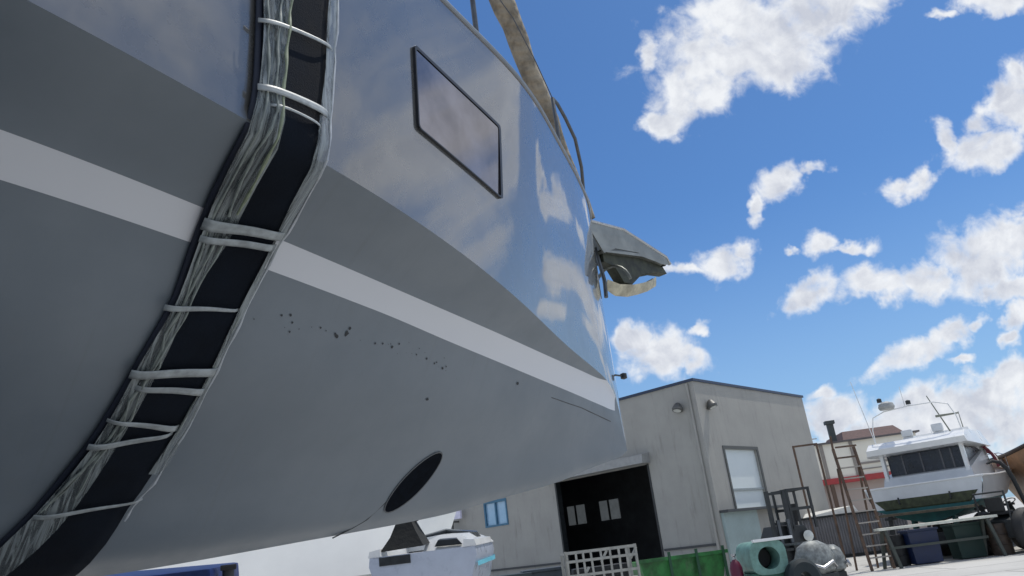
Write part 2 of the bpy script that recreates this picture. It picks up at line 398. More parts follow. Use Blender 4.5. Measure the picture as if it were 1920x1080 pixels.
mb = MB(); mb.loft([[L(10.6, .05, z), L(11.1, .01, z), L(11.1, -.01, z), L(10.6, -.05, z)] for z in (1.9, .6)], close=True); mb.build('rudder', MATS['keel_paint'], yacht)

def nrm(d, z):
    e = .02; s = sec(d); db = (hb(d, z+e, s)-hb(d, z-e, s))/(2*e); dd = (hb(d+e, z)-hb(d-e, z))/(2*e)
    v = Vector((-dd, 1, -db)); return v.normalized()
def on(d, z, off=0, sg=1):
    n = nrm(d, z); return L(d+n.x*off, sg*(hb(d, z)+n.y*off), z+n.z*off)
# hull window
wf = None
def rrect(x0, x1, y0, y1, r, n=5):
    out = []
    for cx, cy, a in ((x1-r, y1-r, 0), (x0+r, y1-r, 90), (x0+r, y0+r, 180), (x1-r, y0+r, 270)):
        for i in range(n+1): out.append((cx+r*math.cos(rad(a+90*i/n)), cy+r*math.sin(rad(a+90*i/n))))
    return out
def win_ring(outer, inner, o0, o1):
    mb = MB(); A = [[on(d, z, o) for d, z in outer] for o in (o0, o1)]; Bq = [[on(d, z, o) for d, z in inner] for o in (o1, o0)]
    rings = [[mb.bm.verts.new(p) for p in q] for q in (A[0], A[1], Bq[0], Bq[1])]; n = len(outer)
    for i in range(4):
        a, b = rings[i], rings[(i+1) % 4]
        for j in range(n): mb.bm.faces.new((a[j], a[(j+1) % n], b[(j+1) % n], b[j]))
    return mb
def winpoly(ins):
    # subdivided rounded rectangle so that it follows the hull
    x0, x1, y0, y1 = 2.398+ins, 3.195-ins*.35, 3.395+ins*.3, 3.825-ins*.8; out = []; base = rrect(x0, x1, y0, y1, .02, 3); ref = rrect(2.398, 3.195, 3.395, 3.825, .02, 3)
    for i, p in enumerate(base):
        j = (i+1) % len(base); q = base[j]; k = max(1, int(math.hypot(ref[j][0]-ref[i][0], ref[j][1]-ref[i][1])/.08))
        out += [(p[0]+(q[0]-p[0])*t/k, p[1]+(q[1]-p[1])*t/k) for t in range(k)]
    return out
win = win_ring(winpoly(0), winpoly(.022), .0, .014).build('hull_window', mat('black_window_gasket', (.012, .014, .018), .35), yacht)
mb = MB(); nx, nz = 14, 8
mb.loft([[on(2.425+.757*i/nx, 3.404+.396*j/nz, .004+.007*j/nz) for j in range(nz+1)] for i in range(nx+1)], cap=False)
gl = mb.build('pane', mat('tinted_hull_glass', (.25, .24, .262), .07, metal=.8, var=.22, vs=4), win, smooth=True)
# bow thruster tunnel: flat disc painted black as the shade inside, thin rim
def ell(cx, cz, a, b, tilt, n=28):
    out = []
    for i in range(n):
        t = 6.2832*i/n; x, y = a*math.cos(t), b*math.sin(t)
        out.append((cx+x*math.cos(tilt)-y*math.sin(tilt), cz+x*math.sin(tilt)+y*math.cos(tilt)))
    return out
TH = (2.368, 2.060)
th = win_ring(ell(*TH, .198, .082, rad(136)), ell(*TH, .192, .076, rad(136)), -.01, .006).build('thruster_tunnel', mat('tunnel_rim_paint', (.09, .10, .11), .5), yacht, smooth=True)
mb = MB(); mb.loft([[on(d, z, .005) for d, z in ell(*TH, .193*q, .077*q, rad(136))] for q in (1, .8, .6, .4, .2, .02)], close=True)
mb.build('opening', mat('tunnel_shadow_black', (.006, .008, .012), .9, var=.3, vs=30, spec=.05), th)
# thin hull seam under the tunnel
seam = [(2.262,2.195),(2.33,2.11),(2.41,2.03),(2.491,1.975),(2.56,1.90),(2.612,1.865),(2.704,1.825)]
mb = MB(); mb.tube([on(a+.035, b-.02, -.001) for a, b in seam], .004, 6); mb.build('seam_line', mat('seam_sealant', (.06, .065, .07), .6), yacht)
mb = MB(); mb.tube([on(a, b, -.001) for a, b in ((1.27,2.575),(1.0,2.565),(.8,2.56),(.5,2.535),(.27,2.51))], .0035, 6); mb.build('seam_line', MATS['seam_sealant'], yacht)
# small spots of missing paint
random.seed(3); chips_ = []
for i in range(26):
    d = random.uniform(2.45, 3.75); chips_.append((d, 2.595+.018*math.sin(d*5)+random.gauss(0, .012), random.choice((.002, .003, .005))))
for i, (d, z, r) in enumerate(chips_+[(3.258,2.604,.012),(3.311,2.585,.010),(3.25,2.625,.008),(2.948,2.603,.010),(2.672,2.595,.007),(2.56,2.427,.010),(2.522,2.573,.007),(1.743,2.60,.012),(3.584,2.612,.006),(2.60,2.585,.006)]):
    mb = MB(); c = mb.bm.verts.new(on(d, z, .003)); q = [mb.bm.verts.new(on(d+r*math.cos(t)*random.uniform(.6, 1.3), z+r*.8*math.sin(t)*random.uniform(.6, 1.3), .003)) for t in [6.2832*j/9 for j in range(9)]]
    for j in range(9): mb.bm.faces.new((c, q[j], q[(j+1) % 9]))
    mb.build('paint_chip', mat('chipped_paint', (.03, .034, .038), .7), yacht)
# forestay with furled sail
mb = MB(); pth, rr = [], []
for i in range(60):
    t = i/59.; z = 4.38+t*9; d = -.03+(z-4.35)*.386; pth.append(L(d+.008*math.sin(z*9), .008*math.cos(z*7), z)); rr.append((.05+.062*min(1, max(0, (z-4.6)/1.9)))*(1+.05*math.sin(z*17)))
mb.tube(pth, rr, 14); mb.build('furled_sail', mat('sunworn_sail_cover', (.25, .22, .17), .85, var=.5, vs=7, bump=.8, bs=14, wave=('DIAGONAL', 5, .5)), yacht, smooth=True)
# pulpit, stanchions, lifelines
def sheer(d, dz=0, ins=.02, sg=1): return L(d, sg*(T(BS, d)-ins), T(ZS, d)+dz)
for sg in (1, -1):
    mb = MB(); mb.tube([sheer(1.25, 0, .02, sg), sheer(1.24, .25, .02, sg), sheer(1.2, .48, .03, sg), sheer(1.1, .50, .02, sg), sheer(.95, .46, 0, sg), sheer(.78, .36, -.03, sg), sheer(.62, .2, -.02, sg), sheer(.5, .0, .02, sg)], .014, 8)
    mb.build('pulpit_rail', mt_dsteel, yacht, smooth=True)
    for d in (2.55, 4.6, 6.6, 8.6, 10.6):
        mb = MB(); mb.tube([sheer(d, 0, .03, sg), sheer(d, .62, .03, sg)], .015, 8); mb.build('stanchion', mt_dsteel, yacht, smooth=True)
    mb = MB(); mb.tube([sheer(d, .48+.13*min(1, (d-1.2)/1.35), .03, sg) for d in (1.2, 1.6, 2.0, 2.55, 3.5, 4.6, 6.6, 8.6, 10.6)], .004, 6); mb.build('lifeline', mt_dsteel, yacht)
# bow roller
mt_ag = mat('galvanised_anchor', (.17, .18, .165), .5, .6, var=.5, vs=14)
mt_roll = mat('weathered_roller_steel', (.27, .28, .26), .4, .7, var=.22, vs=5)
mb = MB()
for sg in (.075, -.09): mb.prism([(.18, 4.29), (-.38, 4.32), (-1.02, 4.17), (-1.06, 4.11), (-.9, 4.08), (-.55, 4.13), (-.2, 4.10), (-.02, 4.02)], lambda a, b: L(a, sg, b), lambda a, b: L(a, sg+.014, b))
mb.prism([(-.02, 4.05), (-.6, 4.13), (-.98, 4.10), (-.98, 4.085), (-.6, 4.1), (-.02, 4.03)], lambda a, b: L(a, -.09, b), lambda a, b: L(a, .09, b))
br_ = mb.build('bow_roller', mt_roll, yacht)
for sg in (.082, -.083):
    mb = MB(); mb.tube([L(.18, sg, 4.30), L(-.38, sg, 4.33), L(-1.02, sg, 4.18), L(-1.07, sg, 4.11)], .018, 8); mb.build('top_lip', mt_steel, br_, smooth=True)
mb = MB(); mb.lathe(L(-.97, -.08, 4.11), [(0, 0), (.035, 0), (.022, .08), (.035, .16), (0, .16)], (0, FLIP, 0), 16); mb.build('roller_wheel', mt_black, br_, smooth=True)
mb = MB(); mb.tube([L(-.02, 0, 4.1), L(-.05, .02, 3.78), L(-.02, .03, 3.62)], .018, 8); mb.build('bobstay_fitting', mt_dsteel, yacht, smooth=True)
mb = MB(); mb.lathe(L(-.12, .0, 2.93), [(0, -.03), (.028, -.02), (.028, .02), (0, .03)], (0, 0, 1), 12); mb.bar(L(0, 0, 2.93), L(-.12, 0, 2.93), .012); mb.build('towing_eye', mt_blackm, yacht, smooth=True)
# the anchor in the roller
LY = yacht.rotation_euler
anchor = thing('anchor', 'weathered plough anchor stowed in the bow roller of the grey yacht', 'anchor', (ST[0]-AX[0]*.5, ST[1]-AX[1]*.5, 3.9), LY[2])
def LA(d, b, z): return (d+.5, b*FLIP, z-3.9)
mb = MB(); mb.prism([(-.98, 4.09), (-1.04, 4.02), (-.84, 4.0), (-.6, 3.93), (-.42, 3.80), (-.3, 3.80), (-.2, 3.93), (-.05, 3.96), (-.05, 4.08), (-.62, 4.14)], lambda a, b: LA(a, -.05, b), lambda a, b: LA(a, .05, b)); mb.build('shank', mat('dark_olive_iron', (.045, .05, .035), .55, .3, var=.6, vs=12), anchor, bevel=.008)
mb = MB(); prof = [(-.88, 3.90, .02), (-.72, 3.82, .05), (-.55, 3.76, .08), (-.38, 3.71, .09), (-.2, 3.69, .07), (-.08, 3.73, .03)]
mb.loft([[LA(a, -w, b+.07), LA(a, -w*.55, b+.015), LA(a, 0, b-.02), LA(a, w*.55, b+.015), LA(a, w, b+.07), LA(a, w*.5, b+.035), LA(a, 0, b+.0), LA(a, -w*.5, b+.035)] for a, b, w in prof], close=True)
mb.build('fluke', mat('yellowish_zinc_fluke', (.46, .43, .33), .5, .3, var=.4, vs=11), anchor, smooth=True)  # whitish yellow curved plate
mb = MB(); mb.tube([LA(-.2+.03*math.sin(t*3.14), .19*math.cos(t*3.14159), 3.77+.17*math.sin(t*3.14159)) for t in [i/12 for i in range(13)]], .014, 8); mb.build('roll_bar', mt_ag, anchor, smooth=True)

# ------------------------------------------------------------------ lifting sling
SZ = [4.3,3.4,3.1,2.95,2.8,2.6,2.4,2.2,2.05,1.97,1.9,1.8,1.73]
SR = [3.68,3.755,3.785,3.80,3.785,3.82,3.85,3.857,3.885,3.93,3.96,4.01,4.06]
SMR = [3.735,3.80,3.835,3.845,3.82,3.845,3.875,3.905,3.935,3.965,3.98,4.02,4.07]
SML = [3.945,3.975,3.995,3.995,3.985,4.045,4.07,4.095,4.13,4.16,4.20,4.28,4.36]
SLf = [4.08,4.08,4.085,4.10,4.09,4.085,4.13,4.17,4.23,4.27,4.32,4.40,4.48]
def st(tab, z): return interp(-z, [-a for a in SZ], tab)
sling = thing('lifting_sling', 'wide black lifting sling wrapped in clear plastic and tape under the yacht bow', 'sling', (ST[0]+AX[0]*3.9, ST[1]+AX[1]*3.9, 0), LY[2])
def shift(p): return (p[0]-3.9, p[1], p[2])
def path_pt(w, z, off):
    """w in 0..1 across between given d tables -> handled by caller; z may exceed the sheer"""
    return None
def belt_rows(f0, f1, off, zs, nw=6, sg=1):
    out = []
    for z in zs:
        a, b = f0(min(z, 4.3)), f1(min(z, 4.3)); row = []
        for i in range(nw+1):
            d = a+(b-a)*i/nw; z_ = max(z, T(ZK, d)+.004)
            if z <= 4.2: q = on(d, z_, off, sg)
            else:
                q = L(d, sg*(hb(d, 4.2)+off), z)
            row.append((shift(q), (d, z, 0)))
        out.append(row)
    return out
def ribbon(name, rows, m, parent, thick=.0, label=None):
    verts = [p[0] for r in rows for p in r]; stn = [p[1] for r in rows for p in r]; nw = len(rows[0]); faces = []
    for i in range(len(rows)-1):
        for j in range(nw-1): a = i*nw+j; faces.append((a, a+1, a+nw+1, a+nw))
    me = bpy.data.meshes.new(name); me.from_pydata(verts, [], faces); add_attr(me, 'station', stn); me.materials.append(m); me.shade_smooth()
    o = bpy.data.objects.new(name, me); COL.objects.link(o); o.parent = parent
    if thick:
        md = o.modifiers.new('thickness', 'SOLIDIFY'); md.thickness = thick; md.offset = 0
    if label: o['label'] = label
    return o
zlist = [7.5, 6, 5, 4.6, 4.3]+[4.2-.06*i for i in range(41)]+[1.77, 1.745, 1.73]
def mixr(a, b, t): return lambda z: st(a, z)*(1-t)+st(b, z)*t
def dd(z): return st(SML, z)
# black webbing, starboard run, round the keel, port run as one belt
rows = belt_rows(lambda z: st(SMR, z)-.02, lambda z: st(SLf, z)-.012, .022, zlist)
rows_p = belt_rows(lambda z: st(SMR, z)-.035, lambda z: st(SLf, z)-.012, .022, zlist, sg=-1)
mt_web = mat('black_webbing', (.007, .010, .016), .9, var=.3, vs=5, bump=.15, bs=160, spec=.12)
ribbon('webbing_strap', rows+rows_p[::-1], mt_web, sling, .02)
mt_film = film_material()
ribbon('plastic_film', belt_rows(lambda z: st(SML, z)-.01, lambda z: st(SLf, z)+.005*math.sin(z*11), .034, zlist, 8), mt_film, sling, 0, 'wrinkled translucent plastic film on the aft edge of the sling')
ribbon('plastic_film', belt_rows(lambda z: st(SR, z), lambda z: st(SMR, z)+.004*math.sin(z*13), .042, zlist[:-8], 5), mt_film, sling, 0, 'narrow strip of clear plastic film on the forward edge of the sling')
mt_shadow = mat('dark_blue_edge_shade', (.012, .018, .035), .7)
ribbon('edge_shade', belt_rows(lambda z: st(SLf, z)-.03, lambda z: st(SLf, z)+.008, .012, zlist, 2), mt_shadow, sling, .008)  # dark blue strip painted for the sling edge's thickness and its shadow
mt_cord = mat('pale_twine', (.22, .25, .235), .5, var=.25, vs=30)
mt_gcord = mat('greenish_twine', (.25, .29, .20), .5, var=.25, vs=30)
mt_tape = mat('frosted_packing_tape', (.30, .33, .34), .45, var=.3, vs=22)
def cord(pts, r, m, off=.055):
    off -= .013; r *= .8
    out = []
    n = len(pts)
    for i in range(n-1):
        for k in range(5):
            t = k/5.; d = pts[i][0]*(1-t)+pts[i+1][0]*t; z = pts[i][1]*(1-t)+pts[i+1][1]*t; out.append(shift(on(d, z, off+.004*math.sin(z*40))))
    mb = MB(); mb.tube(out, [r*(1+.35*math.sin(i*1.7)) for i in range(len(out))], 7); mb.build('twine', m, sling, smooth=True)
cord([(4.00,4.1),(4.005,3.467),(4.02,3.328),(4.028,3.108),(4.026,3.011),(4.05,2.924),(4.044,2.872),(4.017,2.80)], .0055, mt_cord)
cord([(3.955,4.1),(3.968,3.496),(3.985,3.307),(4.0,3.132),(4.012,2.968),(4.003,2.889),(4.0,2.81)], .0065, mt_gcord, .06)
cord([(4.06,4.1),(4.062,3.4),(4.055,3.1),(4.075,2.95),(4.07,2.80),(4.06,2.6),(4.08,2.45),(4.13,2.2),(4.2,2.05),(4.27,1.96)], .005, mt_cord, .05)
cord([(4.03,2.76),(4.05,2.62),(4.09,2.48),(4.07,2.4),(4.12,2.3),(4.10,2.2),(4.2,2.08),(4.26,1.965)], .0055, mt_cord, .052)
cord([(4.0,2.77),(4.04,2.6),(4.05,2.52),(4.10,2.36),(4.09,2.26),(4.15,2.12),(4.16,2.0)], .0045, mt_cord, .058)
cord([(3.70,4.1),(3.742,3.5),(3.775,3.15),(3.795,2.96),(3.775,2.83),(3.80,2.7),(3.825,2.55),(3.85,2.38),(3.855,2.25),(3.885,2.07),(3.925,1.99),(3.945,1.93)], .0065, mat('bright_white_tape_edge', (.44, .47, .50), .3, var=.2, vs=12), .05)
cord([(3.80,2.78),(3.825,2.66),(3.85,2.5),(3.88,2.3),(3.90,2.15)], .0045, mt_cord, .05)
def tape(a, b, w0, w1, off=.052):
    n = 12; rows = []
    for i in range(n+1):
        t = i/n; d = a[0]*(1-t)+b[0]*t; z = a[1]*(1-t)+b[1]*t+.006*math.sin(t*3.14); w = (w0*(1-t)+w1*t)*.8
        rows.append([(shift(on(d, z+w*k/2, off-.02*abs(2*t-1)**6)), (d, z+w*k/2, 0)) for k in (-1, -.33, .33, 1)])
    ribbon('tape_band', rows, mt_tape, sling, .003)
for a, b, w0, w1 in [((4.098,3.31),(3.76,3.41),.020,.016),((4.095,3.062),(3.785,3.118),.028,.036),((4.049,3.022),(3.824,3.05),.012,.010),
    ((4.095,2.776),(3.772,2.82),.034,.024),((4.085,2.742),(3.794,2.785),.020,.022),((4.123,2.549),(3.844,2.592),.020,.010),((4.155,2.367),(3.833,2.41),.026,.028),
    ((4.12,2.335),(3.854,2.349),.016,.024),((4.166,2.245),(3.893,2.238),.010,.022),((4.19,2.170),(3.904,2.222),.020,.013),((4.275,1.961),(3.90,2.012),.018,.008)]:
    tape(a, b, w0, w1)

# ------------------------------------------------------------------ boatyard building
BA = rad(41.8)  # the right hand wall runs this way
bx = rad(90)-BA  # rotation of local x to that direction
def streaks(m, amt, zs=.35, xy=2.2):
    t = m.node_tree; k = G(t); p = t.nodes['Principled BSDF']; src = p.inputs['Base Color'].links[0].from_socket
    mp = k.n('ShaderNodeMapping'); k.put(mp.inputs[0], k.n('ShaderNodeTexCoord').outputs['Object']); mp.inputs[3].default_value = (xy, xy, zs)
    f = k.mr(k.noise(mp.outputs[0], 1.6, 6, .65), .52, .78, 0, amt)
    k.put(p.inputs['Base Color'], k.mix(f, src, (.14, .135, .12)))
bld = thing('boatyard_building', 'tall grey boatyard hall with dark blue roof edge and big open doorway', 'building', (6.33, 28, 0), bx)
# local frame: x along the right wall, y along the left wall (away from camera to the left)
mt_wall = mat('painted_block_wall', (.36, .355, .33), .8, var=.08, vs=.8, bump=.25, bs=9)
streaks(mt_wall, .45)
HH = 7.02; LX, LYW = 9.85, 21.5
mb = MB()
# right wall (y=0), with recess for the raised door
def wallx(x0, x1, z0, z1): mb.box(x0, x1, 0, .3, z0, z1)
wallx(0, 1.36, 0, HH); wallx(3.98, LX, 0, HH); wallx(1.36, 3.98, 4.5, HH); wallx(1.36, 3.98, 0, 2.29)
mb.build('wall', mt_wall, bld)
mb = MB()
def wally(y0, y1, z0, z1): mb.box(0, .3, y0, y1, z0, z1)
D0, D1, DT = 2.57, 7.44, 4.36
wally(.302, D0, 0, HH); wally(D0, D1, DT, HH); wally(D1, 10.40, 0, HH); wally(10.40, 11.88, 0, 2.96); wally(10.40, 11.88, 4.12, HH); wally(11.88, LYW, 0, HH)
mb.build('wall', mt_wall, bld)
mb = MB(); mb.box(LX-.3, LX, .302, LYW, 0, HH); mb.box(.302, LX-.302, LYW-.3, LYW, 0, HH); mb.build('wall', mt_wall, bld)
mb = MB(); mb.box(.3, LX-.3, .3, LYW-.3, HH-.25, HH-.1); mb.build('roof', mt_dark, bld)
mt_cap = mat('navy_roof_flashing', (.035, .05, .09), .4, .3)
mb = MB(); mb.box(-.06, LX+.06, -.06, .34, HH, HH+.10); mb.box(-.06, .34, .342, LYW+.06, HH, HH+.10); mb.box(LX-.34, LX+.06, .342, LYW+.06, HH, HH+.10); mb.build('roof_edge', mt_cap, bld)
# interior behind the doorway
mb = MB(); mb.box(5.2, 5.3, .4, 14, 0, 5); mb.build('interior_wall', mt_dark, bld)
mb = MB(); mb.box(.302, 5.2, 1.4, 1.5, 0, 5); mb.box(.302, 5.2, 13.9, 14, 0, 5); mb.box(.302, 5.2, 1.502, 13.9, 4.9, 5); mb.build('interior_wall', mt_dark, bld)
for (y0, y1) in ((8.03, 9.15), (10.12, 11.2)):
    mb = MB(); mb.box(5.13, 5.198, y0, y1, 2.72, 3.62); w = mb.build('interior_window', mat('frosted_pane', (.35, .37, .38), .5, emit=(.5, .56, .6, .09), var=.2, vs=3), bld)
    mb = MB(); mb.box(5.09, 5.128, (y0+y1)/2-.05, (y0+y1)/2+.05, 2.72, 3.62); mb.build('glazing_bar', mt_dark, w)
mb = MB()  # doorway canopy lip
mb.hexa([(-.55, D0-.1, DT+.02), (-.002, D0-.1, DT+.02), (-.002, D1+.1, DT+.02), (-.55, D1+.1, DT+.02)], [(-.5, D0-.1, DT+.34), (-.002, D0-.1, DT+.42), (-.002, D1+.1, DT+.42), (-.5, D1+.1, DT+.34)])
mb.build('door_canopy', mat('pale_canopy_sheet', (.32, .325, .32), .6), bld)
for a, b in ((D0+.002, D0+.08), (D1-.08, D1-.002)):
    mb = MB(); mb.box(-.02, .28, a, b, 0, DT); mb.build('door_post', mt_blackm, bld)
# blue framed window
wn = MB(); 
for a in ((10.40, 10.48, 2.96, 4.12), (11.80, 11.88, 2.96, 4.12), (10.48, 11.80, 2.96, 3.04), (10.48, 11.80, 4.00, 4.12), (11.10, 11.17, 3.04, 4.0)): wn.box(-.03, .12, *a)
wn = wn.build('window', mat('blue_window_frame', (.05, .16, .26), .4), bld)
mb = MB(); mb.box(.06, .08, 10.48, 11.80, 3.04, 4.0); mb.build('pane', mat('reflection_blue_pane', (.30, .48, .66), .08, spec=1, coat=1, var=.05), wn)  # pale blue base colour painted in for the sky reflected by the panes
# raised roller door with ledge
mb = MB(); mb.box(1.362, 3.978, .10, .18, 2.292, 4.498); mb.build('roller_door', mat('pale_roller_door', (.72, .78, .78), .5, var=.03, vs=1), bld)
mb = MB(); mb.box(1.36, 3.98, .04, .098, 2.95, 3.03); mb.build('door_rail', mat('grey_rail', (.3, .34, .35), .5), bld)
mb = MB(); mb.box(1.24, 1.36, -.03, -.002, 2.3, 4.62); mb.box(3.98, 4.12, -.03, -.002, 2.3, 4.62); mb.box(1.36, 3.98, -.03, -.002, 4.5, 4.62); mb.build('door_trim', mat('dark_trim', (.09, .095, .09), .6), bld)
mb = MB(); mb.box(.05, 4.8, -.35, -.002, 2.2, 2.29); mb.build('ledge', mat('dark_steel_ledge', (.05, .055, .06), .5), bld)
mb = MB(); mb.box(.1, 2.7, -.10, -.002, .55, 2.2); mb.build('lower_panel', mat('pale_green_sheet', (.33, .42, .42), .5, var=.12, vs=1.2, wave=('X', 3, .3)), bld)
mb = MB(); mb.box(.1, 2.9, -.14, -.002, 0, .548); mb.build('plinth', mat('dark_green_plinth', (.05, .10, .09), .7, var=.3, vs=2), bld)
for a, b, c in ((7.6, 21, 1.08), (.3, 2.5, 1.14)):
    mb = MB(); mb.box(-.06, -.002, a, b, c, c+.08); mb.build('wall_rail', mat('dark_steel_ledge', (.05, .055, .06), .5), bld)
def lamp(at_, out):
    mb = MB(); o = Vector(out); p = Vector(at_); side = Vector((0, 0, 1)).cross(o)
    mb.bar(p, p+o*.25, .06)
    l = mb.build('floodlight', mt_blackm, bld)
    mb = MB(); mb.lathe(p+o*.22+Vector((0, 0, -.12)), [(0, 0), (.19, .0), (.21, .08), (.12, .26), (.05, .32), (0, .33)], (o*-.35+Vector((0, 0, 1))), 16); mb.build('lamp_shade', mat('grey_lamp_metal', (.12, .12, .115), .5, .3), l, smooth=True)
    mb = MB(); mb.lathe(p+o*.235+Vector((0, 0, -.128)), [(0, 0), (.15, 0.0)], (o*-.35+Vector((0, 0, 1))), 16); mb.build('lens', mat('lamp_lens', (.6, .62, .6), .2), l)
lamp((0, .74, 6.15), (-1, 0, 0)); lamp((.75, 0, 6.13), (0, -1, 0))
mb = MB(); # wall bracket with small white sign lamp
for a, b in (((-.4, 14.4, 2.95), (-.4, 14.4, 4.0)), ((-.4, 13.7, 2.95), (-.4, 13.7, 3.6)), ((-.4, 14.4, 3.45), (-.4, 13.7, 3.45)), ((-.4, 14.4, 2.97), (-.4, 13.2, 2.97)), ((-.4, 13.7, 3.45), (0, 13.7, 3.45)), ((-.4, 14.4, 3.45), (0, 14.4, 3.45))): mb.bar(a, b, .07)
bk = mb.build('wall_bracket', mat('bracket_grey', (.09, .09, .085), .6), bld)
mb = MB(); mb.box(-.42, -.3, 13.1, 13.6, 3.55, 3.95); mb.build('white_box', mat('lilac_white_box', (.72, .70, .85), .4), bk, bevel=.02)
mb = MB(); mb.tube([(-.06, .25, .1), (-.06, .25, HH-.05)], .05, 10); mb.build('downpipe', mt_wall, bld, smooth=True)

# ------------------------------------------------------------------ motor yacht on stands, seen from its stern quarter
MA = rad(40)
def frame(az): return rad(90)-az
my = thing('motor_yacht', 'white flybridge motor yacht with teal bottom on stands, stern towards the camera', 'motor yacht', (12.3, 25.3, 0), frame(MA))
my.scale = (1, .90, 1)
# local: x forward, y to port, z up ; transom at x=0
mt_teal = mat('teal_antifouling', (.018, .12, .12), .6, var=.3, vs=2)
mt_wht = mat('weathered_gelcoat', (.62, .64, .65), .35, var=.06, vs=2, coat=.3)
def mhull(x): # half beam at sheer, chine, sheer z, chine z, keel z
    t = x/9.5; k = max(0, 1-max(0, (t-.45)/.55)**2.2)
    return 1.95*k+.02, 1.75*max(.02, 1-max(0, (t-.35)/.65)**2)*1, 2.30+.55*t*t, 1.62+.35*t**2, 1.05+.15*t+.5*max(0, t-.75)
xs = [i*.5 for i in range(20)]
mb = MB(); mb.loft([[(x, mhull(x)[0], mhull(x)[2]), (x, (mhull(x)[0]+mhull(x)[1])/2+.04, (mhull(x)[2]+mhull(x)[3])/2), (x, mhull(x)[1], mhull(x)[3])] for x in xs], cap=False)
mb.loft([[(x, -mhull(x)[0], mhull(x)[2]), (x, -(mhull(x)[0]+mhull(x)[1])/2-.04, (mhull(x)[2]+mhull(x)[3])/2), (x, -mhull(x)[1], mhull(x)[3])] for x in xs], cap=False)
a = mhull(0); mb.face([(0, a[0], a[2]), (0, -a[0], a[2]), (0, -a[1], a[3]), (0, a[1], a[3])])
mb.loft([[(x, mhull(x)[0], mhull(x)[2]), (x, -mhull(x)[0], mhull(x)[2])] for x in xs], cap=False)
mb.build('topsides', mt_wht, my, smooth=30)
mb = MB(); mb.loft([[(x, mhull(x)[1], mhull(x)[3]), (x, .9*mhull(x)[1]*.6, (mhull(x)[3]*.4+mhull(x)[4]*.6)), (x, 0, mhull(x)[4]), (x, -.54*mhull(x)[1], (mhull(x)[3]*.4+mhull(x)[4]*.6)), (x, -mhull(x)[1], mhull(x)[3])] for x in xs]); mb.build('underbody', mt_teal, my, smooth=30)
mb = MB(); mb.tube([(x, -mhull(x)[0]-.01, mhull(x)[2]) for x in xs], .035, 8); mb.tube([(0, -a[0], a[2]), (0, a[0], a[2])], .03, 8); mb.build('rubbing_strake', mt_white, my, smooth=True)
mb = MB(); mb.box(-.75, -.002, -1.6, 1.6, 1.40, 1.48); mb.build('swim_platform', mat('dark_teak', (.09, .075, .05), .7, var=.4), my, bevel=.01)
mb = MB(); mb.loft([[(-.01, 1.72, 1.9), (-.01, 1.4, 1.58), (-.01, -1.4, 1.58), (-.01, -1.72, 1.9)]][:1]+[[(-.03, 1.6, 1.82), (-.03, 1.4, 1.62), (-.03, -1.4, 1.62), (-.03, -1.6, 1.82)]]); mb.build('stern_band', mat('olive_stern_paint', (.05, .06, .03), .7, var=.5), my)
# cabin: saloon with big dark opening aft
mb = MB(); 
def cab(x, w, z): return [(x, w, 2.3), (x, w*.94, z), (x, -w*.94, z), (x, -w, 2.3)]
mb.loft([[(.9, 1.55, 2.31), (1.05, 1.5, 2.62), (1.05, -1.5, 2.62), (.9, -1.55, 2.31)], [(4.8, 1.5, 2.32), (4.6, 1.4, 3.32), (4.6, -1.4, 3.32), (4.8, -1.5, 2.32)], [(6.6, .9, 2.4), (6.4, .8, 2.6), (6.4, -.8, 2.6), (6.6, -.9, 2.4)]], close=True); mb.build('cabin', mt_wht, my, smooth=25)
for a, b in ((1.0, -1.45), (1.0, 1.33), (4.2, -1.4), (4.2, 1.3)):
    mb = MB(); mb.box(a, a+.2, b, b+.12, 2.3, 3.38); mb.build('cockpit_pillar', mt_white, my)
mb = MB(); mb.box(1.3, 4.1, -1.28, 1.28, 2.64, 3.34); cb = mb.build('cockpit_enclosure', mat('dark_blue_vinyl', (.012, .018, .03), .25, var=.5, vs=3), my)
for y in (-.95, -.6, .1, .75):
    mb = MB(); mb.box(1.27, 1.298, y-.025, y+.025, 2.66, 3.32); mb.build('zip_strip', mat('grey_zip', (.12, .12, .13), .5), cb)
mb = MB(); mb.loft([[(.55, 1.75, 3.40), (.5, 1.7, 3.58), (.5, -1.7, 3.58), (.55, -1.75, 3.40)], [(.9, 1.85, 3.36), (.9, 1.7, 3.80), (.9, -1.7, 3.80), (.9, -1.85, 3.36)], [(4.9, 1.6, 3.36), (4.7, 1.4, 3.95), (4.7, -1.4, 3.95), (4.9, -1.6, 3.36)], [(5.5, 1.0, 3.38), (5.4, .9, 3.5), (5.4, -.9, 3.5), (5.5, -1.0, 3.38)]], close=True); mb.build('flybridge', mt_white, my, smooth=30)
mb = MB(); mb.loft([[(3.6, 1.3, 3.7), (3.9, 1.2, 4.1), (3.9, -1.2, 4.1), (3.6, -1.3, 3.7)], [(4.5, 1.2, 3.72), (4.2, 1.1, 4.1), (4.2, -1.1, 4.1), (4.5, -1.2, 3.72)]], close=True); mb.build('flybridge_console', mt_white, my, smooth=30)
for y, h in ((.5, 4.18), (-.6, 4.22)):
    mb = MB(); mb.box(1.9, 2.4, y-.2, y+.2, 3.6, 3.95); mb.box(1.85, 2.0, y-.2, y+.2, 3.95, h); mb.build('flybridge_seat', mt_wht, my, bevel=.06)
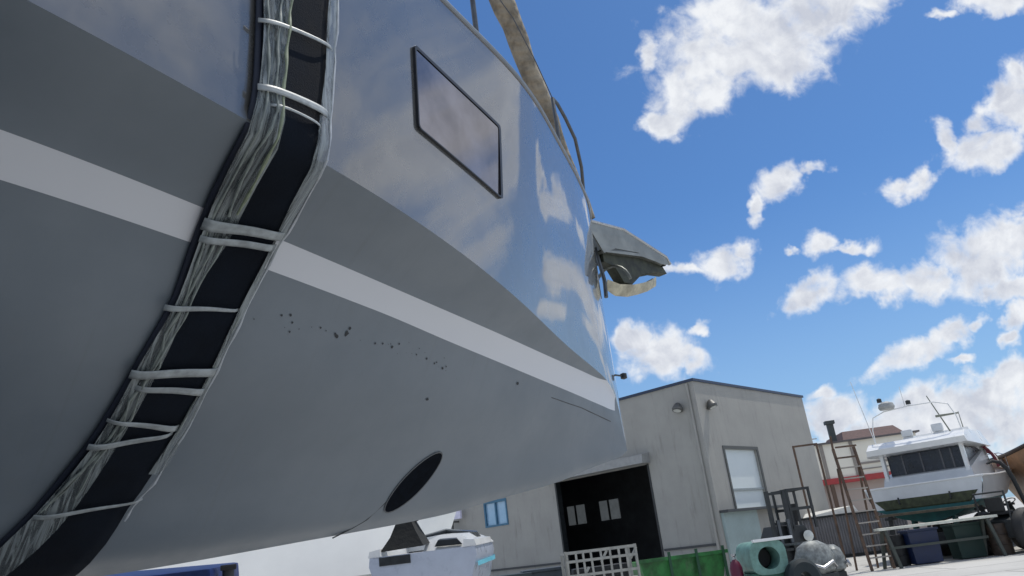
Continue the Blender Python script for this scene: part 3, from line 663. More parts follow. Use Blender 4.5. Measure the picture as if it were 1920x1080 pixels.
# radar arch, mast, aerials
mb = MB(); 
for sg in (1, -1): mb.tube([(1.3, sg*1.55, 3.5), (1.25, sg*1.5, 4.3), (1.2, sg*1.35, 4.72), (1.2, sg*.9, 4.86), (1.2, 0, 4.9)], .02, 8)
mb.build('radar_arch', mt_white, my, smooth=True)
mb = MB(); mb.lathe((1.2, .75, 4.92), [(0, 0), (.26, .0), (.30, .08), (.26, .2), (.1, .27), (0, .28)]); mb.build('radar_dome', mat('grey_radome', (.35, .36, .35), .5), my, smooth=True)
for a, b in ((.95, 5.2), (-.05, 4.95)):
    mb = MB(); mb.lathe((1.2, a, b), [(0, 0), (.09, .0), (.09, .12), (0, .16)], n=12); mb.build('navigation_light', mt_blackm, my, smooth=True)
for i, (x, y, z, x2, y2, z2, r) in enumerate([(1.3, 1.5, 3.5, 1.0, 1.75, 6.1, .018), (2.4, -1.0, 3.6, 2.8, -.35, 5.3, .03), (2.4, -.55, 4.5, 2.4, -1.35, 4.48, .045), (4.1, -1.0, 4.1, 4.1, -1.0, 4.7, .02), (4.9, .4, 3.8, 5.0, .4, 4.3, .02), (1.2, .1, 4.9, 1.2, .1, 5.6, .014)]):
    mb = MB(); mb.tube([(x, y, z), (x2, y2, z2)], [r, r*.6], 8); mb.build('aerial', mt_white if i in (0, 4, 5) else mat('grey_olive_pole', (.2, .21, .17), .5), my, smooth=True)
# maroon edged spray hood panels forward
for i, (x, dy) in enumerate(((4.0, 0), (6.4, .25))):
    c = [(x+.25*math.sin(t), dy-1.0-.75*math.sin(t), 2.6+(.95-.2*i)*math.cos(t)) for t in [rad(a) for a in range(-10, 91, 10)]]
    mb = MB(); mb.loft([c, [(p[0]+1.6, p[1]+.15, p[2]-.05) for p in c]], cap=False); hd = mb.build('spray_hood', mat('cream_canvas', (.62, .58, .54), .8), my, smooth=True)
    mb = MB(); mb.tube(c, .055, 8); mb.build('hood_edge', mat('maroon_piping', (.14, .02, .03), .6), hd, smooth=True)
# rails
mb = MB(); mb.tube([(5.0, -mhull(5)[0], 2.45), (5.0, -mhull(5)[0], 3.0), (7.5, -mhull(7.5)[0], 3.2), (9.3, -.05, 3.3)], .02, 6); mb.tube([(6.5, -mhull(6.5)[0], 2.5), (6.5, -mhull(6.5)[0], 3.1)], .016, 6); mb.tube([(8, -mhull(8)[0], 2.6), (8, -mhull(8)[0], 3.2)], .016, 6); mb.build('bow_rail', mt_steel, my, smooth=True)
for y in (-.85, .85):
    mb = MB(); mb.tube([(-.02, y, 1.75), (-.1, y, 1.75), (-.1, y, 1.95)], .03, 6); mb.build('stern_cleat', mt_blackm, my, smooth=True)
for a in (-.72, .62):
    mb = MB(); mb.box(.2, .6, a, a+.1, .62, 1.25); mb.build('rudder', mt_teal, my)

# pale plank trestle under the stern
tr = thing('trestle', 'long trestle with a pale plank on top under the motor yacht stern', 'trestle', (11.55, 23.6, 0), frame(rad(90)))
mb = MB(); mb.box(-1.75, 1.75, -.2, .2, 1.06, 1.13); mb.build('plank', mat('pale_timber', (.62, .63, .55), .6), tr, bevel=.008)
for x in (-1.55, 1.45):
    for y in (-.25, .25):
        mb = MB(); mb.bar((x, y*.5, 1.055), (x-.1*math.copysign(1, y), y*1.3, 0), .08); mb.build('leg', mat('grey_timber', (.07, .08, .07), .8), tr)
mb = MB(); mb.bar((-1.5, 0, .55), (1.4, 0, .55), .07); mb.build('brace', MATS['grey_timber'], tr)

# keel blocks and cradle under the motor yacht
cr = thing('boat_cradle', 'dark steel cradle carrying the white motor yacht', 'cradle', (12.3, 25.3, 0), frame(MA))
mb = MB()
for x in (.6, 5.2): mb.box(x-.12, x+.12, -1.6, 1.6, .3, .5)
for y in (-1.2, 1.2): mb.box(.2, 6.2, y-.09, y+.09, .1, .298)
mb.build('frame', mt_blackm, cr)
for x in (.6, 5.2):
    for sg in (-1, 1):
        mb = MB(); mb.bar((x, sg*1.5, .4), (x, sg*1.35, 1.42), .12); mb.box(x-.2, x+.2, sg*1.35-.15, sg*1.35+.15, 1.28, 1.36); mb.build('post', mt_blackm, cr)
for x in (1.4, 4.2):
    mb = MB(); mb.box(x-.3, x+.3, -.3, .3, .02, .98); mb.build('keel_block', mat('dark_timber', (.04, .035, .03), .8, var=.4), cr, bevel=.01)
for i, (x, y) in enumerate(((.0, 1.25), (.0, .55), (.1, -.55), (.1, -1.3))):
    mb = MB(); mb.lathe((x-.3, y-.09, .3), [(0, 0), (.18, 0), (.29, .02), (.30, .09), (.29, .16), (.18, .18), (0, .18)], (0, 1, 0), 24); w = mb.build('wheel', mt_black, cr, smooth=True)
    mb = MB(); mb.lathe((x-.3, y-.10, .3), [(0, 0), (.14, 0), (.14, .2), (0, .2)], (0, 1, 0), 16); mb.build('rim', mat('dull_rim', (.3, .3, .3), .5, .5), w, smooth=True)
mb = MB(); mb.box(-.45, -.1, -1.5, 1.5, .42, .78); mb.build('rear_beam', mt_blackm, cr, bevel=.02)
# blue tub and small items on the cradle
for nm, lb, ct, lc, sz, m in (('storage_tub', 'dark blue plastic tub under the plank of the trestle', 'tub', (11.2, 24.05), (.45, .25, .8, .3), mat('blue_plastic', (.008, .02, .07), .4)),
                              ('storage_crate', 'dark green crate right of the blue tub under the motor yacht', 'crate', (12.5, 24.05), (.42, .28, .82, .28), mat('bottle_green', (.008, .03, .024), .6))):
    t_ = thing(nm, lb, ct, (lc[0], lc[1], 0), .05); x, y, z0, h = sz
    mb = MB(); mb.hexa([(-x*.9, -y*.9, .02), (x*.9, -y*.9, .02), (x*.9, y*.9, .02), (-x*.9, y*.9, .02)], [(-x, -y, z0+h*.4), (x, -y, z0+h*.4), (x, y, z0+h*.4), (-x, y, z0+h*.4)]); mb.build('body', m, t_, bevel=.02)
    mb = MB(); mb.box(-x-.03, x+.03, -y-.03, y+.03, z0+h*.4+.002, z0+h*.4+.06); mb.build('lid', m, t_, bevel=.01)

for k, (x, y, lb, c) in enumerate(((13.35, 23.75, 'rusty dark oil drum between the green crate and the trestle leg', (.05, .035, .025)), (10.55, 24.3, 'black drum left of the blue tub beneath the yacht stern', (.015, .016, .018)))):
    dr = thing('oil_drum', lb, 'drum', (x, y, 0))
    mb = MB(); mb.lathe((0, 0, 0), [(0, 0), (.27, 0), (.28, .02), (.28, .28), (.295, .3), (.28, .32), (.28, .56), (.295, .58), (.28, .6), (.28, .86), (.27, .88), (.255, .86), (0, .86)], n=24); mb.build('body', mat('drum_paint_%s' % ('rusty', 'black')[k], c, .6, var=.5, vs=9), dr, smooth=30)
    mb = MB(); mb.lathe((.14, 0, .86), [(0, 0), (.04, 0), (.04, .02), (0, .02)], n=10); mb.build('bung', mt_steel, dr)
# tractor unit at the right hand side of the yacht
tq = thing('yard_tractor', 'low black yard tractor with big tyres beside the teal underbody of the motor yacht', 'tractor', (14.35, 24.2, 0), frame(rad(60)))
mb = MB(); mb.loft([[(-1.1, y, .45), (-1.1, y, .95), (-.4, y, 1.15), (.3, y, 1.1), (1.2, y, .95), (1.2, y, .45)] for y in (-.38, .38)], close=True); mb.build('body', mt_blackm, tq, bevel=.03)
for x, r in ((-.75, .62), (.95, .42)):
    for y in (-.75, .45):
        mb = MB(); mb.lathe((x, y, r), [(0, .02), (r*.55, .02), (r*.9, 0), (r, .08), (r, .22), (r*.9, .3), (r*.55, .28), (0, .28)], (0, 1, 0), 28); w = mb.build('wheel', mt_black, tq, smooth=True)
        mb = MB(); mb.lathe((x, y-.005, r), [(0, 0), (r*.5, 0), (r*.5, .31), (0, .31)], (0, 1, 0), 20); mb.build('rim', mat('dusty_rim', (.25, .25, .24), .6), w, smooth=True)
mb = MB(); mb.box(-1.0, -.55, -.25, .25, 1.1, 1.2); mb.box(-1.05, -.95, -.25, .25, 1.2, 1.6); mb.build('seat', mt_black, tq, bevel=.03)
mb = MB(); mb.tube([(0, 0, 1.1), (-.2, 0, 1.45)], .02, 6); mb.lathe((-.2, 0, 1.45), [(.17, -.015), (.19, 0), (.17, .015), (.15, 0), (.17, -.015)], (-.5, 0, 1), 18); mb.build('steering_wheel', mt_black, tq, smooth=True)
mb = MB(); mb.tube([(-1.15, -.45, .9), (-1.15, -.45, 1.75), (-1.15, .45, 1.75), (-1.15, .45, .9)], .035, 8); mb.build('roll_bar', mt_blackm, tq, smooth=True)
t2 = thing('outboard_motor', 'black outboard motor on a stand at the right edge beside the yard tractor', 'outboard', (15.6, 24.6, 0), .3)
mb = MB(); mb.loft([[(.25*math.cos(t)*s, .17*math.sin(t)*s, z) for t in [i*.5236 for i in range(12)]] for s, z in ((.8, .8), (1, .9), (1.05, 1.15), (.9, 1.32), (.5, 1.38))], close=True); mb.build('cowling', mt_blackm, t2, smooth=True)
mb = MB(); mb.hexa([(-.12, -.05, .1), (.12, -.05, .1), (.12, .05, .1), (-.12, .05, .1)], [(-.15, -.1, .8), (.15, -.1, .8), (.15, .1, .8), (-.15, .1, .8)]); mb.build('leg', mt_blackm, t2)
mb = MB(); mb.bar((-.4, 0, .02), (.4, 0, .02), .06); mb.bar((0, -.4, .02), (0, .4, .02), .06); mb.bar((.2, 0, .02), (.2, 0, .8), .06); mb.build('stand', mt_dsteel, t2)
# black hose hanging over the side
mb = MB(); hs = [(13.95, 24.25, 2.60), (14.12, 24.2, 2.66), (14.3, 24.15, 2.6), (14.42, 24.1, 2.4), (14.52, 24.1, 2.05), (14.58, 24.1, 1.65), (14.66, 24.1, 1.2), (14.68, 24.1, .85)]
ho = mb.tube(hs, [.03, .05, .06, .065, .065, .06, .06, .055], 10).build('drain_hose', mt_black, smooth=True); tag(ho, 'thick black hose curving down over the side of the motor yacht', 'hose')

# ------------------------------------------------------------------ copper coloured boat at the right edge
tb = thing('wooden_boat', 'copper brown boat hull with dark gunwale cut off by the right edge', 'boat', (17.3, 25.6, 0), frame(rad(20)))
mt_cop = mat('copper_varnish', (.42, .24, .13), .5, var=.25, vs=3)
def bs2(x): t = x/7.; return 1.25*(1-(1-min(1, t*1.7))**2)+.02
xs2 = [i*.35 for i in range(21)]
mb = MB(); mb.loft([[(x-1.2, sg_*bs2(x)*w, z) for sg_, w, z in ((1, 1, 3.45-.5*math.sin(min(1.57, x*.4))), (1, .85, 2.4), (1, .35, 1.2), (1, 0, .95), (-1, .35, 1.2), (-1, .85, 2.4), (-1, 1, 3.45-.5*math.sin(min(1.57, x*.4))))] for x in xs2]); mb.build('hull', mt_cop, tb, smooth=40)
for sg in (1, -1):
    mb = MB(); mb.tube([(x-1.2, sg*bs2(x), 3.47-.5*math.sin(min(1.57, x*.4))) for x in xs2], .07, 8); mb.build('gunwale', mat('dark_gunwale', (.05, .03, .02), .5), tb, smooth=True)
for x in (.6, 4):
    mb = MB(); mb.box(x-.15, x+.15, -.8, .8, 0, .3); mb.bar((x, -.75, .3), (x, -.6, 1.9), .1); mb.bar((x, .75, .3), (x, .6, 1.9), .1); mb.box(x-.15, x+.15, -.15, .15, .3, .97); mb.build('stand', mt_blackm, tb)

# ------------------------------------------------------------------ cream building behind
cb_ = thing('cream_building', 'sunlit cream building with a red band and brown roof behind the yard', 'building', (15.6, 46, 0), frame(rad(98)))
mt_cr = mat('cream_render', (.86, .82, .71), .85, var=.04, vs=.5)
mb = MB(); mb.box(0, 6.9, 0, 9, 3.72, 5.7); mb.build('upper_wall', mt_cr, cb_)
mb = MB(); mb.box(0, 6.9, 0.5, 9, 0, 3.4); mb.build('lower_wall', mat('pinkish_render', (.50, .43, .38), .85, var=.06, vs=.5), cb_)
mb = MB(); mb.box(-.1, 7.0, -.12, 9.1, 3.4, 3.718); mb.build('red_band', mat('red_fascia', (.42, .05, .05), .5), cb_)
mb = MB(); mb.hexa([(-.2, -.2, 5.702), (7.1, -.2, 5.702), (7.1, 9.2, 5.702), (-.2, 9.2, 5.702)], [(-.2, -.2, 5.8), (7.1, -.2, 5.8), (7.1, 9.2, 5.8), (-.2, 9.2, 5.8)]); mb.build('roof_edge', mat('grey_roof_edge', (.12, .11, .11), .6), cb_)
mb = MB(); mb.hexa([(3.0, .6, 5.802), (6.6, .6, 5.802), (6.6, 7, 5.802), (3.0, 7, 5.802)], [(3.3, 1.6, 6.45), (6.3, 1.6, 6.45), (6.3, 6, 6.45), (3.3, 6, 6.45)]); mb.build('brown_roof', mat('brown_tiles', (.13, .08, .075), .8, var=.3, wave=('Z', 6, .8)), cb_)
mb = MB(); mb.box(2.3, 2.65, .5, .8, 5.8, 6.9); mb.box(2.2, 2.75, .42, .88, 6.9, 7.1); mb.build('chimney', mat('dark_flue', (.06, .07, .07), .6), cb_)
for x in (1.4, 3.1, 6.4):
    mb = MB(); mb.box(x, x+.2, -.06, -.002, 3.72, 5.7); mb.build('pilaster', mat('warm_grey_trim', (.30, .27, .24), .7), cb_)  # grey strips, darker than the cream wall
for x in (1.6, 6.6):
    mb = MB(); mb.box(x-.1, x+.1, -.1, .1, 0, 3.4); mb.build('post', mat('brown_post', (.13, .085, .06), .7), cb_)
mb = MB(); mb.box(3.4, 6.3, -.08, -.002, 4.3, 4.42); mb.box(3.4, 6.3, -.08, -.002, 4.0, 4.06); mb.build('wall_moulding', MATS['warm_grey_trim'], cb_)
mb = MB(); mb.box(1.0, 1.12, .4, .5, 5.8, 6.15); mb.box(.6, 1.5, .42, .48, 6.12, 6.18); mb.build('aerial', mt_steel, cb_)

# step ladder tower
ld = thing('access_ladder', 'brown steel access ladder leaning beside the motor yacht stern', 'ladder', (9.75, 23.2, 0), frame(rad(88)))
mt_rust = mat('rusty_brown_steel', (.12, .075, .05), .7, var=.4)
for x in (-.33, .33):
    mb = MB(); mb.bar((x, .45, 0), (x, 1.0, 3.6), .07); mb.build('side_rail', mt_rust, ld)
    mb = MB(); mb.bar((x, 1.5, 0), (x, 1.02, 3.0), .05); mb.build('leg', mt_rust, ld)
for i in range(9):
    z = .35+i*.33; y = .45+.55*z/3.6
    mb = MB(); mb.box(-.31, .31, y-.09, y+.09, z-.018, z+.018); mb.build('step', mat('pale_worn_tread', (.36, .33, .29), .7), ld)
mb = MB(); mb.bar((-.33, .9, 3.3), (.33, .9, 3.3), .05); mb.bar((-.33, .8, 3.62), (.33, .8, 3.62), .05); mb.bar((-.33, 1.0, 3.6), (-.33, .95, 4.0), .05); mb.build('top_rail', mt_rust, ld)

# steel posts near the ladder
po = thing('steel_frame', 'thin brown steel goalpost frame left of the access ladder', 'frame', (9.9, 27, 0), frame(rad(95)))
for x in (-.75, .05):
    mb = MB(); mb.bar((x, 0, 0), (x, 0, 4.05), .06); mb.build('post', mt_rust, po)
mb = MB(); mb.bar((-.78, 0, 4.08), (.08, 0, 4.08), .06); mb.build('crossbar', mt_rust, po)

# corrugated container wall
ct = thing('shipping_container', 'grey corrugated container with pale top edge left of the ladder', 'container', (10.6, 33, 0), frame(rad(92)))
mb = MB(); poly = []
n = 40
for i in range(n):
    x = i*4.4/n; poly += [(x, 0), (x+.03, .06), (x+.055, .06), (x+.085, 0)]
poly += [(4.4, 0), (4.4, 2.2), (0, 2.2)]
mb.prism(poly, lambda a, b: (a, b, .12), lambda a, b: (a, b, 1.62)); mb.build('wall', mat('dusty_grey_steel', (.21, .21, .225), .6, var=.15, vs=2), ct)
mb = MB(); mb.box(-.03, 4.43, -.04, 2.24, 0, .118); mb.box(-.03, 4.43, -.04, 2.24, 1.622, 1.70); mb.build('rail', mt_blackm, ct)
mb = MB(); mb.hexa([(.3, .1, 1.702), (2.6, .1, 1.702), (2.6, 1.2, 1.702), (.3, 1.2, 1.702)], [(.5, .3, 1.86), (2.5, .2, 1.98), (2.5, 1.1, 1.98), (.5, 1.0, 1.86)]); mb.build('cover_sheet', mat('white_sheet', (.75, .74, .68), .7), ct)

# ------------------------------------------------------------------ black forklift / engine rack
fk = thing('forklift', 'black forklift with cage and mast parked by the hall corner', 'forklift', (7.05, 22.3, 0), frame(rad(80)))
for x in (-.62, -.12):
    mb = MB(); mb.bar((x, 0, .3), (x, 0, 2.5), .09, .12); mb.build('mast_rail', mt_blackm, fk)
mb = MB()
for z in (.9, 1.6, 2.42): mb.bar((-.62, 0, z), (-.12, 0, z), .07)
mb.build('mast_crossbar', mt_blackm, fk)
mb = MB(); mb.loft([[(-.6, y, .5), (-.7, y, 1.0), (-.4, y, 1.55), (.35, y, 1.5), (.62, y, 1.1), (.6, y, .5)] for y in (.1, 1.1)], close=True); mb.build('body', mt_blackm, fk, bevel=.04)
mb = MB()
for x in (.05, .72):
    for y in (.1, .95): mb.bar((x, y, 1.4), (x, y, 2.48), .06)
for y in (.1, .95): mb.bar((.02, y, 2.48), (.75, y, 2.48), .07); mb.bar((.02, y, 1.95), (.75, y, 1.95), .08)
for x in (.05, .3, .5, .72): mb.bar((x, .1, 2.48), (x, .95, 2.48), .05)
mb.build('overhead_guard', mt_blackm, fk)
mb = MB(); mb.box(-.05, .3, .3, .8, 1.5, 1.62); mb.box(.25, .35, .3, .8, 1.6, 2.1); mb.build('seat', mt_black, fk, bevel=.03)
for x in (-.5, .5):
    for y in (-.12, 1.02):
        mb = MB(); mb.lathe((x, y, .34), [(0, 0), (.2, 0), (.32, .02), (.34, .1), (.32, .2), (.2, .22), (0, .22)], (0, 1, 0), 24); mb.build('wheel', mt_black, fk, smooth=True)
for x in (-.5, -.2):
    mb = MB(); mb.box(x-.05, x+.05, -1.0, -.08, 1.02, 1.07); mb.bar((x, -.08, 1.02), (x, -.08, 1.7), .08); mb.build('fork', mt_dsteel, fk)
mb = MB(); mb.lathe((.35, .02, 1.2), [(0, 0), (.13, 0), (.15, .04), (0, .08)], (0, -1, 0), 16); mb.build('work_light', mat('pale_lens', (.6, .62, .58), .3), fk, smooth=True)

# mint green engine housing
mg = thing('engine_housing', 'mint green machine housing with a round black opening', 'machine', (4.95, 17.9, 0), frame(rad(84)))
mt_mint = mat('mint_paint', (.14, .27, .235), .5, var=.3, vs=5)
mb = MB(); sg_ = lambda v: math.copysign(abs(v)**.55, v); oc_ = [(.42*sg_(math.cos(t)), .93+.36*sg_(math.sin(t))) for t in [rad(11.25+15*i) for i in range(24)]]; ic = [(.25*math.cos(rad(11.25+15*i)), .92+.24*math.sin(rad(11.25+15*i))) for i in range(24)]
A_ = [[mb.bm.verts.new((p[0], y, p[1])) for p in q] for q, y in ((oc_, .9), (oc_, 0), (ic, 0), (ic, .5))]
for i in range(3):
    for j in range(24): mb.bm.faces.new((A_[i][j], A_[i][(j+1) % 24], A_[i+1][(j+1) % 24], A_[i+1][j]))
mb.bm.faces.new(A_[0]); mb.build('housing', mt_mint, mg, smooth=45)
mb = MB(); mb.lathe((0, .45, .92), [(0, 0), (.2, 0), (.24, .04)], (0, 1, 0), 20); mb.build('fan', mt_black, mg)
mb = MB(); mb.box(-.42, .42, .05, .85, .12, .62); mb.build('base', mat('deep_green_paint', (.03, .11, .08), .6, var=.3), mg, bevel=.02)
mb = MB(); mb.box(-.3, .62, -.05, .06, 1.27, 1.33); mb.build('handle_bar', mt_white, mg, bevel=.01)
for x in (-.32, .32):
    mb = MB(); mb.lathe((x-.05, .4, .14), [(0, 0), (.14, 0), (.14, .1), (0, .1)], (1, 0, 0), 16); mb.build('wheel', mt_black, mg, smooth=True)
# loose tyre
ty = MB(); ty.lathe((5.6, 17.9, .42), [(.13, -.12), (.32, -.15), (.40, -.1), (.42, 0), (.40, .1), (.32, .15), (.13, .12), (.1, 0), (.13, -.12)], (.25, -1, .1), 32)
tag(ty.build('tyre', mat('dark_teal_tyre', (.012, .022, .026), .7), smooth=True), 'dark tyre standing right of the mint green machine', 'tyre')
rc = thing('gas_cylinder', 'small dark red cylinder left of the mint green machine', 'cylinder', (4.25, 18.2, 0))
mb = MB(); mb.lathe((0, 0, 0), [(0, 0), (.13, 0), (.14, .05), (.14, .78), (.1, .9), (.04, .96), (0, .96)], n=20); mb.build('body', mat('crimson_paint', (.10, .006, .03), .4), rc, smooth=True)
mb = MB(); mb.lathe((0, 0, .96), [(0, 0), (.03, 0), (.03, .06), (.06, .08), (.06, .12), (0, .12)], n=12); mb.build('valve', mt_steel, rc, smooth=True)
# grey engine heap
for k, (x, y, s, lb) in enumerate(((6.5, 19.6, 1.0, 'pale grey uncovered outboard engine block right of the dark tyre'), (7.3, 20.6, .85, 'shrouded grey engine lying in front of the container'))):
    e = thing('engine_block', lb, 'engine', (x, y, 0), .3+k, group='spare engines in front of the container')
    mb = MB(); mb.loft([[(.5*s*math.cos(t)*q, .32*s*math.sin(t)*q, z*s) for t in [i*.5236 for i in range(12)]] for q, z in ((.7, .35), (1, .45), (1.05, .75), (.8, 1.0), (.35, 1.12))], close=True); mb.build('cowl', mat('mottled_grey_alloy', (.20, .215, .21), .5, .2, var=.5, vs=9), e, smooth=35)
    mb = MB(); mb.box(-.4*s, .4*s, -.25*s, .25*s, .18, .36*s); mb.build('sump', mt_blackm, e, bevel=.02)
    mb = MB(); mb.bar((-.4*s, -.2, 0), (-.4*s, -.2, .2), .07); mb.bar((.4*s, -.2, 0), (.4*s, -.2, .2), .07); mb.bar((-.4*s, .2, 0), (-.4*s, .2, .2), .07); mb.bar((.4*s, .2, 0), (.4*s, .2, .2), .07); mb.build('stand', mt_dsteel, e)
    mb = MB(); mb.tube([(-.3*s, -.3*s, .6*s), (-.1*s, -.42*s, .5*s), (.2*s, -.4*s, .62*s), (.35*s, -.3*s, .5*s)], .04*s, 8); mb.build('manifold', mt_steel, e, smooth=True)

# green skip by the doorway
gs = thing('green_skip', 'bright green low metal skip in front of the open doorway', 'skip', (3.95, 24.2, 0), frame(rad(78)))
mt_g = mat('bright_green_paint', (.022, .15, .035), .55, var=.6, vs=2.5)
streaks(mt_g, .7, .8, 2.5)
mb = MB(); mb.loft([[(-1.2, -.5, .1), (1.1, -.5, .1), (1.1, .5, .1), (-1.2, .5, .1)], [(-1.4, -.65, 1.02), (1.3, -.65, 1.02), (1.3, .65, 1.02), (-1.4, .65, 1.02)]], close=True); mb.build('body', mt_g, gs)
mb = MB(); mb.box(-1.45, 1.35, -.72, -.64, .98, 1.08); mb.build('rim', mt_g, gs)
for x in (-.5, .35, 1.2):
    mb = MB(); mb.box(x-.04, x+.04, -.74, -.70, .1, 1.2); mb.build('side_post', mat('dark_green_post', (.02, .08, .04), .6), gs)
wc = thing('pallet_cage', 'white slatted crate with dark gaps standing in front of the doorway', 'crate', (1.35, 19, 0), frame(rad(84)))
mt_pw = mat('dirty_white_plastic', (.33, .33, .30), .6, var=.2)
mb = MB()
for i in range(9): 
    x = -.85+i*.21+random.uniform(-.02, .02); mb.bar((x, 0, .12), (x+random.uniform(-.03, .03), 0, 1.52), .05, .03)
for z in (.14, .5, 1.0, 1.32, 1.52): mb.bar((-.88, .0, z), (.86, .0, z), .045, .06)
for i in range(7):
    x = -.75+i*.24; z = random.choice((1.02, 1.34, .7)); mb.bar((x, .03, z-.1), (x+.17, .03, z+.14), .05)
mb.build('front_grille', mt_pw, wc)
mb = MB()
for x in (-.86, .84): mb.bar((x, .06, .1), (x, .06, 1.56), .06); mb.bar((x, .86, .1), (x, .86, 1.5), .06); mb.bar((x, .06, 1.5), (x, .86, 1.5), .05); mb.bar((x, .06, .8), (x, .86, .8), .05)
mb.bar((-.86, .86, 1.5), (.84, .86, 1.5), .05); mb.build('cage_frame', mt_pw, wc)
mb = MB(); mb.box(-.9, .88, -.02, .92, 0, .1); mb.build('base', mat('pallet_wood', (.25, .22, .17), .8), wc)
mb = MB(); mb.box(-.7, .68, .25, .75, .11, 1.15); mb.build('contents', mat('black_sacks', (.02, .022, .024), .6, var=.4, bump=.8, bs=7), wc, bevel=.08)
# dark containers left of the crate
dc = thing('dark_bin', 'dark blue grey bin standing left of the white slatted crate', 'bin', (.0, 20.5, 0), frame(rad(84)))
mb = MB(); mb.hexa([(-.5, 0, .1), (.35, 0, .1), (.35, .8, .1), (-.5, .8, .1)], [(-.58, -.05, 1.15), (.42, -.05, 1.15), (.42, .85, 1.15), (-.58, .85, 1.15)]); mb.build('body', mat('slate_plastic', (.045, .06, .075), .5, var=.3), dc, bevel=.02)
mb = MB(); mb.box(-.62, .46, -.1, .9, 1.152, 1.22); mb.build('lid', mat('slate_plastic', (.045, .06, .075), .5), dc, bevel=.02)
tk = thing('water_tank', 'pale teal tank with a dark lid beside the small motorboat', 'tank', (-1.0, 20, 0), frame(rad(88)))
mb = MB(); mb.box(-.75, .55, 0, .9, 0, 1.05); mb.build('body', mat('dull_teal_plastic', (.16, .24, .23), .6, var=.2), tk, bevel=.04)
mb = MB(); mb.box(-.85, .62, -.06, .96, 1.052, 1.18); mb.build('lid', mat('near_black_lid', (.03, .045, .05), .5), tk, bevel=.02)

# ------------------------------------------------------------------ small motorboat, bow towards the right
sm = thing('small_motorboat', 'small white and pale blue motorboat with black canopy beneath the yacht hull', 'motorboat', (-1.95, 14.8, 0), frame(rad(4)))
sm.scale = (1.25, 1.12, 1.25)
mt_pb = mat('pale_blue_gelcoat', (.50, .55, .64), .3, var=.05, coat=.4)
# local x = towards bow (away to the right), y = port
def sb(x): t = (x+1.2)/3.6; return .80*(1-max(0, (t-.45)/.55)**2)+.01, 1.48+.12*t
xs3 = [-1.2+.2*i for i in range(19)]
mb = MB(); mb.loft([[(x, sb(x)[0]*w, z) for w, z in ((1, sb(x)[1]), (1.02, sb(x)[1]-.12), (.88, 1.05), (.4, .72), (0, .6), (-.4, .72), (-.88, 1.05), (-1.02, sb(x)[1]-.12), (-1, sb(x)[1]))] for x in xs3]); mb.build('hull', mt_pb, sm, smooth=35)
mb = MB(); mb.loft([[(x, sb(x)[0]*w, sb(x)[1]+z) for w, z in ((1.03, 0), (.95, .06), (.6, .17), (0, .2), (-.6, .17), (-.95, .06), (-1.03, 0))] for x in xs3 if x > .3]); mb.build('foredeck', mt_white, sm, smooth=35)
for sg in (1, -1):
    mb = MB(); mb.loft([[(x, sg*sb(x)[0]*1.03, sb(x)[1]), (x, sg*sb(x)[0]*1.0, sb(x)[1]+.08), (x, sg*sb(x)[0]*.8, sb(x)[1]+.10), (x, sg*sb(x)[0]*.78, sb(x)[1]-.02)] for x in xs3 if x <= .5], close=True); mb.build('coaming', mt_white, sm, smooth=35)
mb = MB(); mb.loft([[(-.95, -.76, 1.46), (-.85, -.70, 1.57), (-.8, -.52, 1.66), (-.8, -.18, 1.68), (-.85, .0, 1.62), (-.95, .06, 1.46)], [(.3, -.74, 1.46), (.2, -.66, 1.60), (.15, -.5, 1.70), (.15, -.2, 1.72), (.2, 0, 1.66), (.3, .06, 1.46)]], close=True); mb.build('moulded_cover', mt_white, sm, smooth=50)
mb = MB(); mb.loft([[(-.955, -.50, 1.60), (-.955, -.2, 1.61), (-.955, -.14, 1.53), (-.955, -.58, 1.52)], [(-.87, -.48, 1.62), (-.87, -.22, 1.63), (-.9, -.16, 1.54), (-.9, -.56, 1.53)]], close=True); mb.build('dark_hatch', mt_blackm, sm)
mb = MB(); mb.loft([[(.35, -.66, 1.62), (.28, -.62, 1.70), (.35, -.6, 1.72), (.45, -.66, 1.62)], [(.75, 0, 1.72), (.6, 0, 1.80), (.65, 0, 1.82), (.85, 0, 1.72)], [(.35, .66, 1.62), (.28, .62, 1.70), (.35, .6, 1.72), (.45, .66, 1.62)]], close=True); mb.build('windscreen', mat('smoked_acrylic', (.08, .09, .10), .1, spec=.8), sm, smooth=30)
mb = MB(); mb.box(-.3, .1, .1, .55, 1.285, 1.5); mb.build('seat', mt_white, sm, bevel=.04)
mb = MB(); mb.box(-1.18, .3, -.6, .6, 1.2, 1.28); mb.build('cockpit_floor', mat('grey_nonslip', (.3, .32, .3), .7), sm)
mb = MB(); mb.loft([[(-1.15, -.02, 1.56), (-.85, -.05, 1.60), (-.80, .3, 1.72), (-.85, .62, 1.60), (-1.15, .66, 1.54)], [(-1.05, .12, 1.78), (-.75, .10, 1.80), (-.70, .3, 1.86), (-.75, .5, 1.78), (-1.05, .52, 1.72)], [(-.98, .22, 1.98), (-.8, .2, 1.99), (-.78, .3, 2.02), (-.8, .40, 1.97), (-.98, .42, 1.93)]], close=True); mb.build('folded_canopy', mat('black_canvas', (.012, .013, .012), .85, var=.5, bump=.8, bs=12), sm, smooth=50)
mb = MB(); mb.tube([(-.9, .28, 1.9), (-.8, .1, 1.97), (-.7, -.08, 2.02)], [.06, .045, .03], 8); mb.build('canopy_strut', mt_black, sm, smooth=True)
mb = MB(); mb.loft([[(x, -sb(x)[0]*1.025-.004, sb(x)[1]-.2-z) for z in (0, .06)] for x in xs3 if x < 1.5], cap=False); mb.build('trim_stripe', mat('cyan_stripe', (.15, .5, .62), .4), sm)
mb = MB(); mb.box(-1.215, -1.2, .18, .66, 1.36, 1.47); mb.build('stern_panel', mt_blackm, sm)
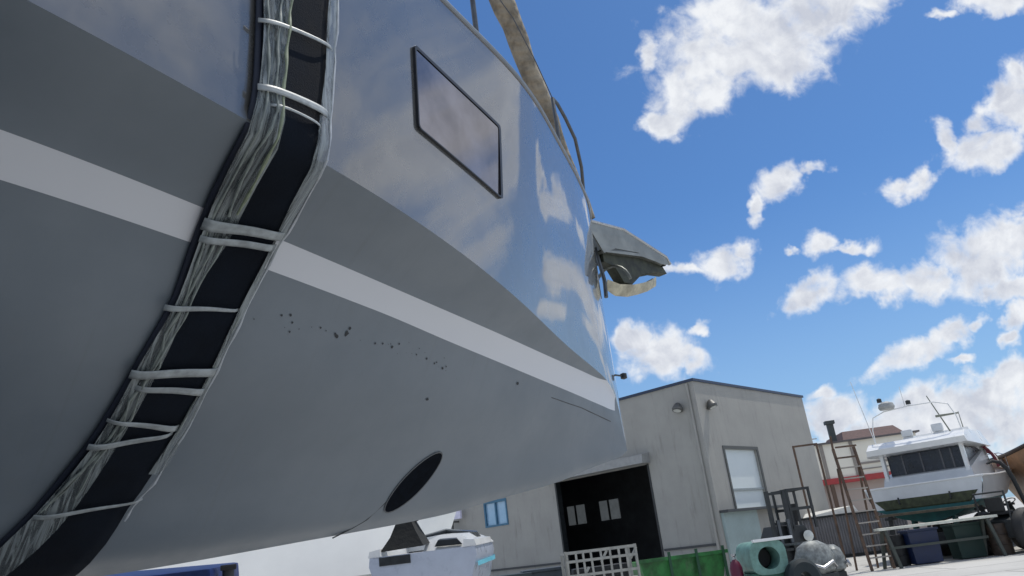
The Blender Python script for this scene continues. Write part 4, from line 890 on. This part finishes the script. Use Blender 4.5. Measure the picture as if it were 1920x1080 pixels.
mb = MB(); mb.bar((-.8, -.5, .2), (-.8, -.5, .95), .08); mb.bar((-.8, .5, .2), (-.8, .5, .95), .08); mb.bar((1, 0, .1), (1, 0, .7), .1); mb.box(-1, 1.6, -.05, .05, .12, .22); mb.bar((-.8, -.7, .2), (-.8, .7, .2), .08); mb.build('trailer_frame', mt_steel, sm)

# big pale sunlit hull beyond
wh = thing('white_hull', 'long pale sunlit boat hull lying beyond the yacht bow, left of the small motorboat', 'boat', (-5.0, 16.4, 0), frame(rad(86)))
mt_pale = mat('sunlit_pale_paint', (.84, .84, .80), .6, var=.04, vs=1)
mb = MB(); pr = []
for i in range(28):
    x = -3.25+i*.25; w = .9*(1-((x-1.2)/2.3)**1.8 if x > 1.2 else 1); w = max(w, .02); rk = .9*max(0, (x-1.5)/2.0)
    pr.append([(x-rk*.1, w*.22, 3.05), (x-rk*.45, w*.68, 2.3), (x-rk*1.1, w*1.05, 1.6), (x-rk*1.5, w*.4, .95), (x-rk*1.6, 0, .8), (x-rk*1.5, -w*.4, .95), (x-rk*1.1, -w*1.05, 1.6), (x-rk*.45, -w*.68, 2.3), (x-rk*.1, -w*.22, 3.05)])
mb.loft(pr); mb.build('hull', mt_pale, wh, smooth=40)
mb = MB(); 
for x in (-1, 1.6): mb.bar((x, -.7, 0), (x, -.6, 1.5), .1); mb.bar((x, .7, 0), (x, .6, 1.5), .1); mb.box(x-.15, x+.15, -.15, .15, 0, .85)
mb.build('stand', mt_blackm, wh)
mb = MB(); mb.tube([(2.3, -.8, 2.2), (2.45, -.82, 2.25)], .05, 8); mb.build('skin_fitting', mat('brown_fitting', (.2, .17, .12), .5), wh, smooth=True)
# blue tarpaulin heap and black prop
bt = thing('blue_tarpaulin', 'deep blue tarpaulin over a low stack beneath the yacht keel', 'tarpaulin', (-5.45, 9.6, 0), frame(rad(84)))
mb = MB(); mb.loft([[(-1.2, -.7, 0), (-1.1, -.6, 1.8), (-.9, .6, 1.95), (-1.2, .7, 0)], [(0, -.75, 0), (0, -.62, 1.88), (0, .6, 2.0), (0, .75, 0)], [(1.6, -.7, 0), (1.5, -.6, 1.88), (1.5, .6, 1.95), (1.6, .7, 0)]]); mb.build('cover', mat('blue_tarp', (.004, .018, .10), .5, var=.3, bump=.8, bs=5), bt, bevel=.05, smooth=True)
bp = thing('boat_stand', 'black boat stand propping the pale hull beneath the yacht', 'boat stand', (-3.78, 9.4, 0), .4)
mb = MB(); mb.tube([(0, 0, .9), (0, 0, 1.84)], .07, 10); mb.build('screw_post', mt_blackm, bp, smooth=True)
mb = MB(); mb.box(-.09, .09, -.09, .09, 1.84, 1.90); mb.build('pad', mt_black, bp, bevel=.02)
for a_ in (0, 120, 240):
    mb = MB(); mb.tube([(0, 0, 1.2), (.5*math.cos(rad(a_)), .5*math.sin(rad(a_)), .02)], .035, 8); mb.build('leg', mt_blackm, bp, smooth=True)
